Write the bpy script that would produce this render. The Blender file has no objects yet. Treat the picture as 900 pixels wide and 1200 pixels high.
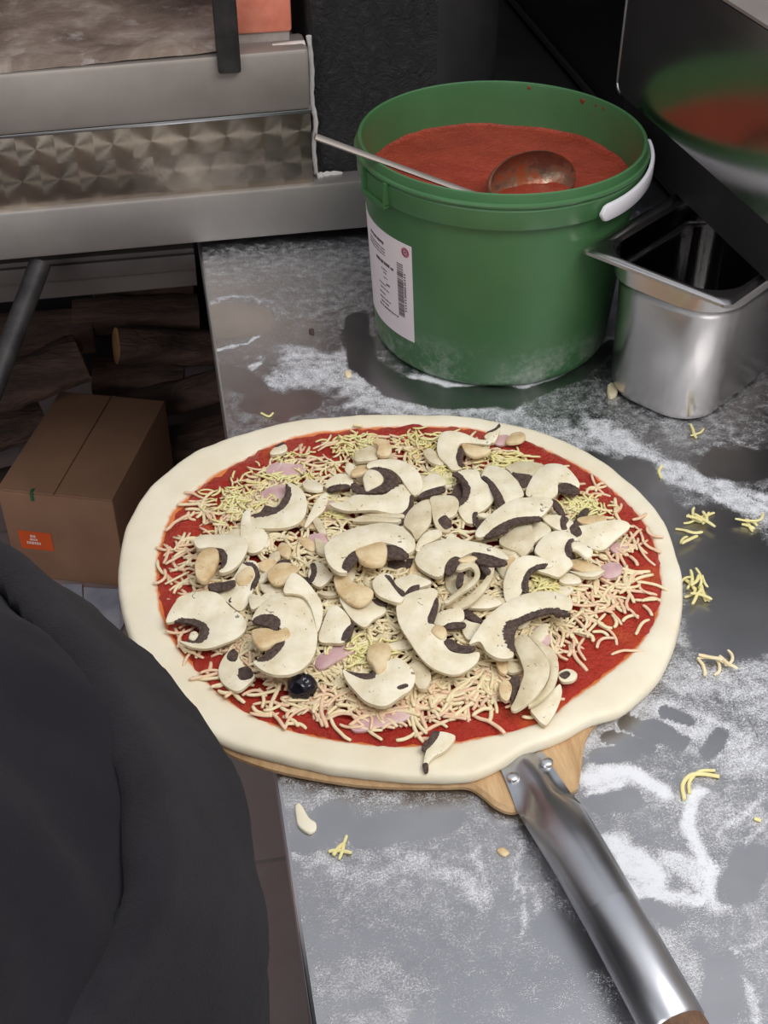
import bpy, bmesh, math, random
import numpy as np
from mathutils import Vector, Matrix
random.seed(7)
rng = np.random.default_rng(7)
scene = bpy.context.scene
COL = scene.collection
PI = math.pi
# ------------------------------------------------------------------ camera
CAM = Vector((0, 0, 1.655))
PITCH, YAW, F = math.radians(39.2), math.radians(10.4), 1450.0
cp, sp, cy, sy = math.cos(PITCH), math.sin(PITCH), math.cos(YAW), math.sin(YAW)
def ray(px, py):
    r, u = (px - 450) / F, (600 - py) / F
    f, d = cp + u * sp, -sp + u * cp
    return Vector((f * sy + r * cy, f * cy - r * sy, d))
def at(px, py, z):                       # point of the horizontal plane z that the photo shows at this pixel
    d = ray(px, py)
    return CAM + d * ((z - CAM.z) / d.z)
def atY(px, py, Y):
    d = ray(px, py)
    return CAM + d * (Y / d.y)
def on_plane(px, py, c, n):
    d = ray(px, py)
    return CAM + d * ((c - CAM).dot(n) / d.dot(n))
def project(X, Y, Z):                    # numpy arrays -> pixels
    z = Z - CAM.z
    f, r = X * sy + Y * cy, X * cy - Y * sy
    dep, up = f * cp - z * sp, f * sp + z * cp
    return 450 + F * r / dep, 600 - F * up / dep
cd = bpy.data.cameras.new('camera'); cam = bpy.data.objects.new('camera', cd); COL.objects.link(cam)
cam.location = CAM; cam.rotation_euler = (PI / 2 - PITCH, 0, -YAW)
cd.sensor_fit = 'VERTICAL'; cd.sensor_height = 24; cd.lens = 24 * F / 1200; cd.clip_start = 0.02
scene.camera = cam
# ------------------------------------------------------------------ materials
def lin(c):
    return tuple(((v / 255) / 12.92 if v / 255 <= .04045 else ((v / 255 + .055) / 1.055) ** 2.4) for v in c[:3]) + (1,)
class NT:
    def __init__(s, name):
        s.m = bpy.data.materials.new(name); s.m.use_nodes = True
        s.t = s.m.node_tree; s.n = s.t.nodes; s.b = s.n['Principled BSDF']
        s.o = s.n['Material Output']
    def new(s, typ, **kw):
        n = s.n.new(typ)
        for k, v in kw.items():
            if k in n.inputs: s.set(n.inputs[k], v)
            else: setattr(n, k, v)
        return n
    def set(s, inp, v):
        if isinstance(v, bpy.types.NodeSocket): s.t.links.new(v, inp)
        else: inp.default_value = v
    def math(s, op, a, b=0.0, c=0.0, clamp=False):
        n = s.n.new('ShaderNodeMath'); n.operation = op; n.use_clamp = clamp
        s.set(n.inputs[0], a); s.set(n.inputs[1], b); s.set(n.inputs[2], c)
        return n.outputs[0]
    def obj(s, scale=(1, 1, 1), rot=(0, 0, 0)):
        tc = s.n.new('ShaderNodeTexCoord'); mp = s.n.new('ShaderNodeMapping')
        mp.inputs['Scale'].default_value = scale; mp.inputs['Rotation'].default_value = rot
        s.t.links.new(tc.outputs['Object'], mp.inputs[0]); return mp.outputs[0]
    def noise(s, vec, scale, detail=4, rough=.6, dist=0):
        n = s.n.new('ShaderNodeTexNoise'); s.set(n.inputs['Vector'], vec)
        n.inputs['Scale'].default_value = scale; n.inputs['Detail'].default_value = detail
        n.inputs['Roughness'].default_value = rough; n.inputs['Distortion'].default_value = dist
        return n.outputs['Fac']
    def ramp(s, fac, stops):
        n = s.n.new('ShaderNodeValToRGB'); s.set(n.inputs[0], fac)
        e = n.color_ramp.elements
        while len(e) < len(stops): e.new(.5)
        for el, (p, c) in zip(e, stops): el.position = p; el.color = c if len(c) == 4 else lin(c)
        return n.outputs[0]
    def mix(s, fac, a, b):
        n = s.n.new('ShaderNodeMix'); n.data_type = 'RGBA'
        s.set(n.inputs['Factor'], fac); s.set(n.inputs[6], a if isinstance(a, bpy.types.NodeSocket) else lin(a))
        s.set(n.inputs[7], b if isinstance(b, bpy.types.NodeSocket) else lin(b)); return n.outputs[2]
    def bump(s, h, strength=.3, dist=.002):
        n = s.n.new('ShaderNodeBump'); n.inputs['Strength'].default_value = strength
        n.inputs['Distance'].default_value = dist; s.set(n.inputs['Height'], h)
        s.t.links.new(n.outputs[0], s.b.inputs['Normal']); return n
    def inp(s, **kw):
        for k, v in kw.items(): s.set(s.b.inputs[k.replace('_', ' ')], v)
        return s
def simple(name, c1, c2=None, rough=.5, metal=0, scale=20, bump=0, bscale=None, lo=.35, hi=.65, bd=.002, stretch=(1, 1, 1), spec=None, sss=0):
    t = NT(name); v = t.obj(stretch)
    nz = t.noise(v, scale)
    t.inp(Base_Color=t.ramp(nz, [(lo, lin(c1)), (hi, lin(c2 or c1))]), Roughness=rough, Metallic=metal)
    if spec is not None: t.inp(Specular_IOR_Level=spec)
    if sss:
        t.inp(Subsurface_Weight=sss, Subsurface_Radius=(.6, .4, .25), Subsurface_Scale=.004)
    if bump: t.bump(t.noise(v, bscale or scale * 2), bump, bd)
    return t.m
M = {}
M['dough'] = simple('raw_dough', (232, 222, 196), (240, 232, 210), .62, 0, 14, .12, 60, sss=.15)
def _crust():
    t = NT('raw_dough_sauce_stained'); v = t.obj()
    base = t.ramp(t.noise(v, 14), [(.35, lin((230, 218, 190))), (.65, lin((240, 231, 208)))])
    at_ = t.new('ShaderNodeAttribute', attribute_name='stain').outputs['Fac']
    s = t.math('ADD', at_, t.math('MULTIPLY', t.math('SUBTRACT', t.noise(v, 60, 5, .7), .5), 1.3))
    c = t.mix(t.ramp(s, [(.30, (0, 0, 0, 1)), (.85, (1, 1, 1, 1))]), base, (214, 122, 62))
    t.inp(Base_Color=c, Roughness=.62, Subsurface_Weight=.15, Subsurface_Radius=(.6, .4, .25), Subsurface_Scale=.004)
    t.bump(t.noise(v, 60), .12, .002); return t.m
M['crust'] = _crust()
def _sauce():
    t = NT('tomato_sauce'); v = t.obj()
    n1 = t.noise(v, 16, 3); n2 = t.noise(v, 260, 5)
    c = t.ramp(n1, [(.3, lin((170, 40, 30))), (.55, lin((190, 56, 40))), (.74, lin((212, 98, 48)))])
    vor = t.new('ShaderNodeTexVoronoi', Vector=v, Scale=420.0)
    sp_ = t.ramp(vor.outputs['Distance'], [(.10, (1, 1, 1, 1)), (.2, (0, 0, 0, 1))])
    c = t.mix(t.math('MULTIPLY', sp_, .35), c, (214, 120, 60))
    t.inp(Base_Color=c, Roughness=.24, Specular_IOR_Level=.5)
    t.bump(n2, 1.0, .006); return t.m
M['sauce'] = _sauce()
M['bucket_sauce'] = None
def _bs():
    t = NT('bucket_tomato_sauce'); v = t.obj()
    n1 = t.noise(v, 22, 4); n2 = t.noise(v, 190, 5)
    c = t.ramp(n1, [(.3, lin((136, 46, 30))), (.7, lin((160, 62, 40)))])
    vor = t.new('ShaderNodeTexVoronoi', Vector=v, Scale=230.0)
    sp_ = t.ramp(vor.outputs['Distance'], [(.08, (1, 1, 1, 1)), (.16, (0, 0, 0, 1))])
    c = t.mix(t.math('MULTIPLY', sp_, .45), c, (214, 122, 60))
    t.inp(Base_Color=c, Roughness=.45); t.bump(n2, .7, .004); return t.m
M['bucket_sauce'] = _bs()
def _mush(name, a, b, rough=.6):
    t = NT(name); v = t.obj()
    n = t.noise(v, 55, 4); n2 = t.noise(v, 420, 3); n3 = t.noise(t.obj((1, 1, 1)), 150, 2, .5, 1.5)
    c = t.ramp(n, [(.24, lin(tuple(v * k for v, k in zip(a, (.93, .88, .80))))), (.36, lin(a)), (.66, lin(b))])
    sp_ = t.ramp(n3, [(.295, (1, 1, 1, 1)), (.315, (0, 0, 0, 1))])
    c = t.mix(t.math('MULTIPLY', sp_, .75), c, (92, 72, 56))
    t.inp(Base_Color=c, Roughness=rough, Subsurface_Weight=.12, Subsurface_Radius=(.6, .45, .3), Subsurface_Scale=.003)
    t.bump(n2, .25, .001); return t.m
M['cap'] = _mush('mushroom_flesh', (226, 213, 180), (243, 234, 210))
M['capskin'] = simple('mushroom_skin', (206, 190, 156), (226, 214, 186), .55, 0, 90)
M['capd'] = _mush('mushroom_flesh_aged', (204, 188, 152), (228, 216, 186))
M['stem'] = _mush('mushroom_stem', (206, 174, 126), (232, 212, 172))
M['gill'] = simple('mushroom_gills', (50, 36, 32), (104, 84, 74), .75, 0, 300, .8, 600, lo=.3, hi=.7, bd=.0015)
M['cheese'] = simple('grated_cheese_pale', (232, 212, 170), (244, 228, 190), .5, 0, 60, sss=.2)
M['cheesep'] = simple('grated_cheese_sauce_tinted', (228, 190, 156), (240, 212, 180), .5, 0, 60, sss=.2)
M['cheesey'] = simple('grated_cheese_yellow', (232, 218, 150), (240, 230, 172), .5, 0, 60, sss=.2)
M['ham'] = simple('cooked_ham', (198, 156, 158), (218, 188, 182), .4, 0, 70, .15, 200, sss=.15)
M['olive'] = simple('black_olive_skin', (20, 18, 26), (34, 30, 40), .12, 0, 60, .1, 90)
M['wood'] = None
def _wood(name, a, b, rough=.6, scale=9, stretch=(1, 9, 9), rot=(0, 0, 0)):
    t = NT(name); v = t.obj(stretch, rot)
    n = t.noise(v, scale, 6, .65, .6); n2 = t.noise(v, scale * 9, 4)
    t.inp(Base_Color=t.ramp(t.math('ADD', t.math('MULTIPLY', n, .7), t.math('MULTIPLY', n2, .3)), [(.35, lin(a)), (.65, lin(b))]), Roughness=rough)
    t.bump(n2, .2, .001); return t.m
M['wood'] = _wood('pale_beech_wood', (172, 134, 92), (206, 172, 128), .6, 9, (9, 1.2, 9), (0, 0, -.5))
M['handle_wood'] = _wood('worn_brown_wood', (92, 66, 48), (132, 100, 76), .65, 12, (9, 2, 9), (0, 0, -.5))
M['bark'] = simple('log_bark', (52, 38, 34), (104, 78, 66), .9, 0, 9, .9, 26, bd=.012, stretch=(.5, 2.5, 2.5))
M['logend'] = simple('split_log_face', (150, 108, 66), (186, 142, 92), .8, 0, 18, .3, 60)
M['card'] = simple('brown_cardboard', (134, 98, 76), (150, 112, 86), .85, 0, 5, .1, 200)
M['tape'] = simple('packing_tape', (120, 86, 64), (132, 96, 72), .4, 0, 5)
M['orange'] = simple('orange_sticker', (206, 78, 26), (216, 88, 34), .6, 0, 9)
M['white_ink'] = simple('white_print', (225, 200, 190), None, .6)
M['green_ink'] = simple('green_print', (40, 96, 60), None, .6)
def _steel(name, a, b, r0, r1, stretch, scale=40, aniso=0.0, bump=.03, metal=1.0):
    t = NT(name); v = t.obj(stretch)
    n = t.noise(v, scale, 5, .6); n2 = t.noise(t.obj(), 7, 4)
    t.inp(Base_Color=t.ramp(n2, [(.3, lin(a)), (.7, lin(b))]), Metallic=metal,
          Roughness=t.math('ADD', t.math('MULTIPLY', n, r1 - r0), r0), Anisotropic=aniso)
    if bump: t.bump(n, bump, .001)
    return t.m
M['steel'] = _steel('stainless_steel', (186, 184, 184), (206, 204, 204), .22, .4, (1, 1, 1))
M['steel_tube'] = _steel('worn_steel_tube', (168, 168, 172), (196, 196, 200), .2, .42, (1, 1, 1), 22)
M['steel_brush'] = _steel('brushed_steel', (158, 152, 148), (176, 170, 165), .42, .6, (.4, 6, 60), 12, bump=.02, metal=.75)
M['steel_dull'] = _steel('dull_stained_steel', (150, 141, 134), (172, 163, 156), .5, .66, (.6, 4, 8), 10, bump=.02, metal=.65)
M['mirror_steel'] = _steel('polished_steel', (176, 174, 174), (186, 184, 184), .14, .24, (1, 3, 30), 6, bump=.006)
M['pan_steel'] = _steel('pan_steel', (190, 186, 184), (208, 204, 202), .2, .3, (1, 1, 1), 30, bump=.01)
M['pan_inside'] = _steel('shaded_polished_inside', (150, 148, 148), (164, 162, 162), .08, .16, (1, 1, 1), 20, bump=.01)  # smoother than the outside; colour also darkened to paint the dim pan interior
M['shaded_steel'] = _steel('shaded_steel', (104, 98, 95), (124, 117, 113), .5, .66, (.6, 4, 8), 10, bump=.02, metal=.65)  # dull oven steel again, its colour darkened to paint the lower rail's shade
M['plaster'] = simple('pale_wall_plaster', (196, 186, 176), (206, 196, 186), .85, 0, 6, .2, 60)
M['edge_steel'] = simple('steel_edge', (206, 208, 212), None, .3, 1)
def _green():
    t = NT('green_plastic'); v = t.obj()
    n = t.noise(v, 9, 3); n2 = t.noise(v, 120, 5, .7); n3 = t.noise(v, 14, 3)
    c = t.ramp(n, [(.3, lin((60, 102, 62))), (.7, lin((70, 113, 71)))])
    z = t.new('ShaderNodeSeparateXYZ', Vector=v).outputs[2]
    # flour dust clinging to the foot of the tub
    low = t.math('MULTIPLY', t.math('SUBTRACT', .06, z), 13, clamp=True)
    d = t.math('MULTIPLY', low, t.ramp(t.math('ADD', t.math('MULTIPLY', n2, .5), t.math('MULTIPLY', n3, .5)), [(.47, (0, 0, 0, 1)), (.7, (1, 1, 1, 1))]))
    t.inp(Base_Color=t.mix(d, c, (214, 214, 210)), Roughness=t.math('ADD', t.math('MULTIPLY', d, .3), .33))
    return t.m
M['green'] = _green()
M['white_plastic'] = simple('white_plastic', (228, 224, 230), None, .35)
M['paper'] = simple('white_label_paper', (228, 216, 220), (234, 222, 226), .6, 0, 8)
M['ink'] = simple('grey_print_ink', (92, 82, 88), None, .7)
M['ink_red'] = simple('red_print_ink', (196, 64, 72), None, .7)
M['ink_blue'] = simple('blue_print_ink', (90, 96, 150), None, .7)
M['splash'] = simple('dried_sauce_spot', (120, 52, 24), None, .5)
def _ladle():
    t = NT('sauce_smeared_steel'); v = t.obj()
    f = t.ramp(t.noise(v, 60, 5, .7), [(.42, (0, 0, 0, 1)), (.6, (1, 1, 1, 1))])
    t.inp(Base_Color=t.mix(f, (150, 134, 118), (150, 76, 42)), Metallic=t.math('SUBTRACT', 1, t.math('MULTIPLY', f, .8)), Roughness=.40)
    t.bump(t.noise(v, 90, 4), .5, .002); return t.m
M['ladle'] = _ladle()
M['iron'] = simple('blackened_iron', (34, 31, 32), (58, 54, 54), .55, .3, 30, .3, 80)
M['black_rough'] = None
def _blackwall():
    t = NT('black_textured_render'); v = t.obj()
    n = t.noise(v, 60, 7, .7, 1.5); n2 = t.noise(v, 5, 3); n3 = t.noise(v, 130, 6, .75)
    c = t.ramp(n2, [(.3, lin((30, 28, 30))), (.7, lin((46, 43, 45)))])
    fl = t.ramp(n3, [(.63, (0, 0, 0, 1)), (.74, (1, 1, 1, 1))])
    c = t.mix(t.math('MULTIPLY', fl, .35), c, (150, 146, 146))
    t.inp(Base_Color=c, Roughness=.55); t.bump(n, 1, .012); return t.m
M['black_rough'] = _blackwall()
M['black_smooth'] = simple('black_paint', (28, 26, 28), (38, 36, 38), .5, 0, 12, .1, 40)
M['black_gloss'] = simple('black_gloss_enamel', (22, 21, 24), (30, 28, 31), .3, 0, 9)
def _stone():
    t = NT('sooty_stone'); v = t.obj()
    n = t.noise(v, 9, 6, .65, .4); n2 = t.noise(v, 70, 5, .7); n3 = t.noise(v, 20, 5, .7)
    c = t.ramp(n, [(.28, lin((88, 74, 66))), (.5, lin((134, 118, 106))), (.72, lin((182, 170, 160)))])
    fl = t.ramp(n3, [(.56, (0, 0, 0, 1)), (.72, (1, 1, 1, 1))])
    c = t.mix(t.math('MULTIPLY', fl, .6), c, (206, 200, 194))
    t.inp(Base_Color=c, Roughness=.85); t.bump(n2, .6, .004); return t.m
M['stone'] = _stone()
M['brick'] = simple('red_brick', (196, 106, 84), (216, 134, 110), .8, 0, 22, .4, 90)
M['mortar'] = simple('pale_mortar', (196, 184, 176), (222, 212, 204), .9, 0, 40, .4, 120)
M['grout'] = simple('grey_mortar', (150, 138, 132), (172, 160, 154), .9, 0, 40, .4, 120)
def _engine():                                    # overlapping engine-turned swirls: the brushing direction turns round each swirl's centre
    t = NT('engine_turned_steel'); tc = t.n.new('ShaderNodeTexCoord')
    sep = t.new('ShaderNodeSeparateXYZ', Vector=tc.outputs['Object'])
    S = .046
    x = t.math('DIVIDE', sep.outputs[0], S); z = t.math('DIVIDE', sep.outputs[2], S * .86)
    row = t.math('FLOOR', z)
    odd = t.math('MODULO', t.math('ABSOLUTE', row), 2.0)
    xs = t.math('ADD', x, t.math('MULTIPLY', odd, .5))
    dx = t.math('SUBTRACT', t.math('FRACT', xs), .5); dz = t.math('SUBTRACT', t.math('FRACT', z), .5)
    comb = t.new('ShaderNodeCombineXYZ', X=t.math('MULTIPLY', dz, -1.0), Y=0.0, Z=dx)
    n = t.noise(t.obj(), 7, 4)
    t.inp(Base_Color=t.ramp(n, [(.3, lin((150, 138, 128))), (.7, lin((188, 176, 160)))]), Metallic=1.0, Roughness=.36, Anisotropic=.85)
    t.t.links.new(comb.outputs[0], t.b.inputs['Tangent'])
    r = t.math('SQRT', t.math('ADD', t.math('MULTIPLY', dx, dx), t.math('MULTIPLY', dz, dz)))
    t.bump(t.math('MULTIPLY', t.math('SINE', t.math('MULTIPLY', r, 40)), .5), .03, .001)
    return t.m
M['engine'] = _engine()
def _floor():
    t = NT('brown_floor_tiles'); v = t.obj()
    br = t.new('ShaderNodeTexBrick', Vector=v, Scale=1.0); br.offset = 0
    br.inputs['Brick Width'].default_value = .3; br.inputs['Row Height'].default_value = .3; br.inputs['Mortar Size'].default_value = .004
    br.inputs['Color1'].default_value = lin((138, 118, 116)); br.inputs['Color2'].default_value = lin((146, 126, 123)); br.inputs['Mortar'].default_value = lin((118, 104, 102))
    n = t.noise(v, 9, 5, .65); n2 = t.noise(v, 70, 4, .7)
    c = t.mix(t.ramp(n, [(.4, (0, 0, 0, 1)), (.75, (.6, .6, .6, 1))]), br.outputs[0], (146, 134, 132))
    t.inp(Base_Color=c, Roughness=.55); t.bump(n2, .2, .003); return t.m
M['floor'] = _floor()
M['wall'] = simple('dark_wall_paint', (40, 37, 39), (50, 46, 48), .8, 0, 6, .2, 60)
def _cloth(name, a, b, sc, rough=.85, bs=.5):
    t = NT(name); v = t.obj()
    n = t.noise(v, 12, 4); w = t.noise(t.obj((1, 1, 6)), sc, 3); w2 = t.noise(t.obj((1, 6, 1)), sc, 3)
    t.inp(Base_Color=t.ramp(n, [(.3, lin(a)), (.7, lin(b))]), Roughness=rough, Sheen_Weight=.04, Specular_IOR_Level=.15)
    t.bump(t.math('ADD', w, w2), bs, .001); return t.m
M['jacket'] = _cloth('black_jacket_cloth', (27, 25, 30), (36, 33, 39), 500, .85, .3)
M['apron'] = _cloth('black_apron_denim', (30, 28, 32), (44, 41, 46), 420, .9, .8)
M['trouser'] = _cloth('black_trouser_cloth', (34, 32, 36), (44, 42, 46), 500)
M['skin'] = simple('skin', (206, 158, 132), (216, 170, 144), .5, 0, 30, sss=.2)
M['hair'] = simple('dark_hair', (36, 28, 24), (52, 40, 34), .6, 0, 90, .5, 200)
M['shoe'] = simple('black_shoe_leather', (24, 22, 24), (36, 34, 36), .4, 0, 20)
M['news'] = simple('grey_printed_paper', (128, 132, 146), (176, 172, 180), .7, 0, 9, .2, 40)
M['flour'] = simple('flour', (232, 232, 234), (244, 244, 246), .95, 0, 60, .4, 200)
M['caulk'] = simple('white_sealant', (186, 182, 180), (206, 202, 200), .6, 0, 40, .5, 90)
M['dough_scrap'] = M['dough']
# ------------------------------------------------------------------ objects
BASE = {}
def thing(name, label, cat, loc, group=None, kind=None):
    o = bpy.data.objects.new(name, None); COL.objects.link(o); o.location = loc
    o.empty_display_size = .02
    BASE[o] = Vector(loc); tag(o, label, cat, group, kind); return o
def tag(o, label=None, cat=None, group=None, kind=None):
    for k, v in (('label', label), ('category', cat), ('group', group), ('kind', kind)):
        if v: o[k] = v
    return o
def link(name, me, mats, parent=None, base=None):
    o = bpy.data.objects.new(name, me); COL.objects.link(o)
    for m in (mats if isinstance(mats, (list, tuple)) else [mats]): me.materials.append(m)
    if parent: o.parent = parent; BASE[o] = BASE[parent]
    else: o.location = base; BASE[o] = Vector(base)
    return o
def obj(name, verts, faces, mats, parent=None, smooth=True, mi=None, angle=None):
    """verts in world space; origin = the parent's, else the bottom centre"""
    vs = [Vector(v) for v in verts]
    if parent: b = BASE[parent]
    else:
        xs, ys, zs = [v.x for v in vs], [v.y for v in vs], [v.z for v in vs]
        b = Vector(((min(xs) + max(xs)) / 2, (min(ys) + max(ys)) / 2, min(zs)))
    me = bpy.data.meshes.new(name); me.from_pydata([v - b for v in vs], [], faces)
    bm = bmesh.new(); bm.from_mesh(me); bmesh.ops.recalc_face_normals(bm, faces=bm.faces)
    for f in bm.faces:
        f.smooth = smooth
    bm.to_mesh(me); bm.free()
    if mi: me.polygons.foreach_set('material_index', mi)
    if angle is not None and smooth:
        me.set_sharp_from_angle(angle=math.radians(angle))
    return link(name, me, mats, parent, b)
def bm_obj(name, bm, mats, parent=None, smooth=True, angle=40):
    """bm in world space"""
    if parent: b = BASE[parent]
    else:
        vs = [v.co for v in bm.verts]
        b = Vector(((min(v.x for v in vs) + max(v.x for v in vs)) / 2, (min(v.y for v in vs) + max(v.y for v in vs)) / 2, min(v.z for v in vs)))
    bmesh.ops.translate(bm, verts=bm.verts, vec=-b)
    bmesh.ops.recalc_face_normals(bm, faces=bm.faces)
    me = bpy.data.meshes.new(name)
    for f in bm.faces: f.smooth = smooth
    bm.to_mesh(me); bm.free()
    if smooth and angle is not None: me.set_sharp_from_angle(angle=math.radians(angle))
    return link(name, me, mats, parent, b)
def box(bm, lo, hi, bev=0.0, seg=2, mat=None):
    r = bmesh.ops.create_cube(bm, size=1)
    vs = r['verts']
    lo, hi = Vector(lo), Vector(hi)
    for v in vs: v.co = Vector([lo[i] + (v.co[i] + .5) * (hi[i] - lo[i]) for i in range(3)])
    if bev:
        es = list({e for v in vs for e in v.link_edges})
        r2 = bmesh.ops.bevel(bm, geom=es, offset=bev, segments=seg, affect='EDGES', profile=.5)
        vs = list({v for f in r2['faces'] for v in f.verts} | {v for v in vs if v.is_valid})
    if mat is not None:
        for v in vs:
            if v.is_valid: v.co = mat @ v.co
    return vs
def tube(bm, pts, rad, seg=8, cap=True, flat=None):
    """swept round tube along pts; rad a number or a list; flat: z scale of the section"""
    pts = [Vector(p) for p in pts]; n = len(pts)
    rads = rad if isinstance(rad, (list, tuple)) else [rad] * n
    rings = []; up = Vector((0, 0, 1))
    for i, p in enumerate(pts):
        t = (pts[min(i + 1, n - 1)] - pts[max(i - 1, 0)]).normalized()
        u = up if abs(t.dot(up)) < .95 else Vector((1, 0, 0))
        a = t.cross(u).normalized(); b = a.cross(t).normalized()
        k = flat if flat else 1
        rings.append([bm.verts.new(p + (a * math.cos(2 * PI * j / seg) + b * k * math.sin(2 * PI * j / seg)) * rads[i]) for j in range(seg)])
    for r0, r1 in zip(rings, rings[1:]):
        for j in range(seg): bm.faces.new((r0[j], r0[(j + 1) % seg], r1[(j + 1) % seg], r1[j]))
    if cap: bm.faces.new(rings[0][::-1]); bm.faces.new(rings[-1])
def loft(bm, rings, cap0=True, cap1=True, closed=True):
    rs = [[bm.verts.new(p) for p in r] for r in rings]
    n = len(rs[0])
    for r0, r1 in zip(rs, rs[1:]):
        for j in range(n if closed else n - 1): bm.faces.new((r0[j], r0[(j + 1) % n], r1[(j + 1) % n], r1[j]))
    if cap0: bm.faces.new(rs[0][::-1])
    if cap1: bm.faces.new(rs[-1])
    return rs
def lathe(bm, prof, c, seg=96):
    """prof: (r, z); open profile, world centre c"""
    rs = []
    for r, z in prof:
        if r < 1e-6: rs.append([bm.verts.new((c[0], c[1], c[2] + z))])
        else: rs.append([bm.verts.new((c[0] + r * math.cos(2 * PI * j / seg), c[1] + r * math.sin(2 * PI * j / seg), c[2] + z)) for j in range(seg)])
    for a, b in zip(rs, rs[1:]):
        for j in range(seg):
            k = (j + 1) % seg
            if len(a) == 1: bm.faces.new((a[0], b[j], b[k]))
            elif len(b) == 1: bm.faces.new((a[j], a[k], b[0]))
            else: bm.faces.new((a[j], a[k], b[k], b[j]))
def spline(pts, n=6, closed=True):
    """Catmull-Rom through 2-D or 3-D points"""
    out = []; N = len(pts); P = [np.array(p, float) for p in pts]
    rngi = range(N) if closed else range(N - 1)
    for i in rngi:
        p1, p2 = P[i], P[(i + 1) % N]
        p0 = P[i - 1] if closed or i > 0 else 2 * p1 - p2
        p3 = P[(i + 2) % N] if closed or i + 2 < N else 2 * p2 - p1
        for k in range(n):
            t = k / n
            out.append(.5 * ((2 * p1) + (-p0 + p2) * t + (2 * p0 - 5 * p1 + 4 * p2 - p3) * t * t + (-p0 + 3 * p1 - 3 * p2 + p3) * t ** 3))
    if not closed: out.append(P[-1])
    return [tuple(o) for o in out]
def vnoise(x, y, seed=0):
    """smooth value noise, numpy arrays, about 0..1"""
    xi, yi = np.floor(x).astype(np.int64), np.floor(y).astype(np.int64)
    fx, fy = x - xi, y - yi; fx = fx * fx * (3 - 2 * fx); fy = fy * fy * (3 - 2 * fy)
    def h(a, b):
        n = (a * 374761393 + b * 668265263 + seed * 1442695041) & 0xffffffff
        n = ((n ^ (n >> 13)) * 1274126177) & 0xffffffff
        return ((n ^ (n >> 16)) & 0xffff) / 65535.0
    return (h(xi, yi) * (1 - fx) + h(xi + 1, yi) * fx) * (1 - fy) + (h(xi, yi + 1) * (1 - fx) + h(xi + 1, yi + 1) * fx) * fy
def fbm(x, y, seed=0, o=4):
    s, a, t = 0, .5, 0
    for i in range(o): s = s + a * vnoise(x * 2 ** i, y * 2 ** i, seed + i); t += a; a *= .5
    return s / t
TOP = 0.900                                    # worktop height
# ================================================================== setting
def plane_box(name, lo, hi, m, kind='structure'):
    bm = bmesh.new(); box(bm, lo, hi); o = bm_obj(name, bm, m, smooth=False); o['kind'] = kind; return o
plane_box('floor', (-2.6, -1.6, -.05), (2.4, 2.75, 0), M['floor'])
plane_box('wall_back', (-2.6, 2.75, -.05), (2.4, 2.85, 2.7), M['wall'])
plane_box('wall_right', (2.4, -1.6, -.05), (2.5, 2.85, 2.7), M['plaster'])

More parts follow.
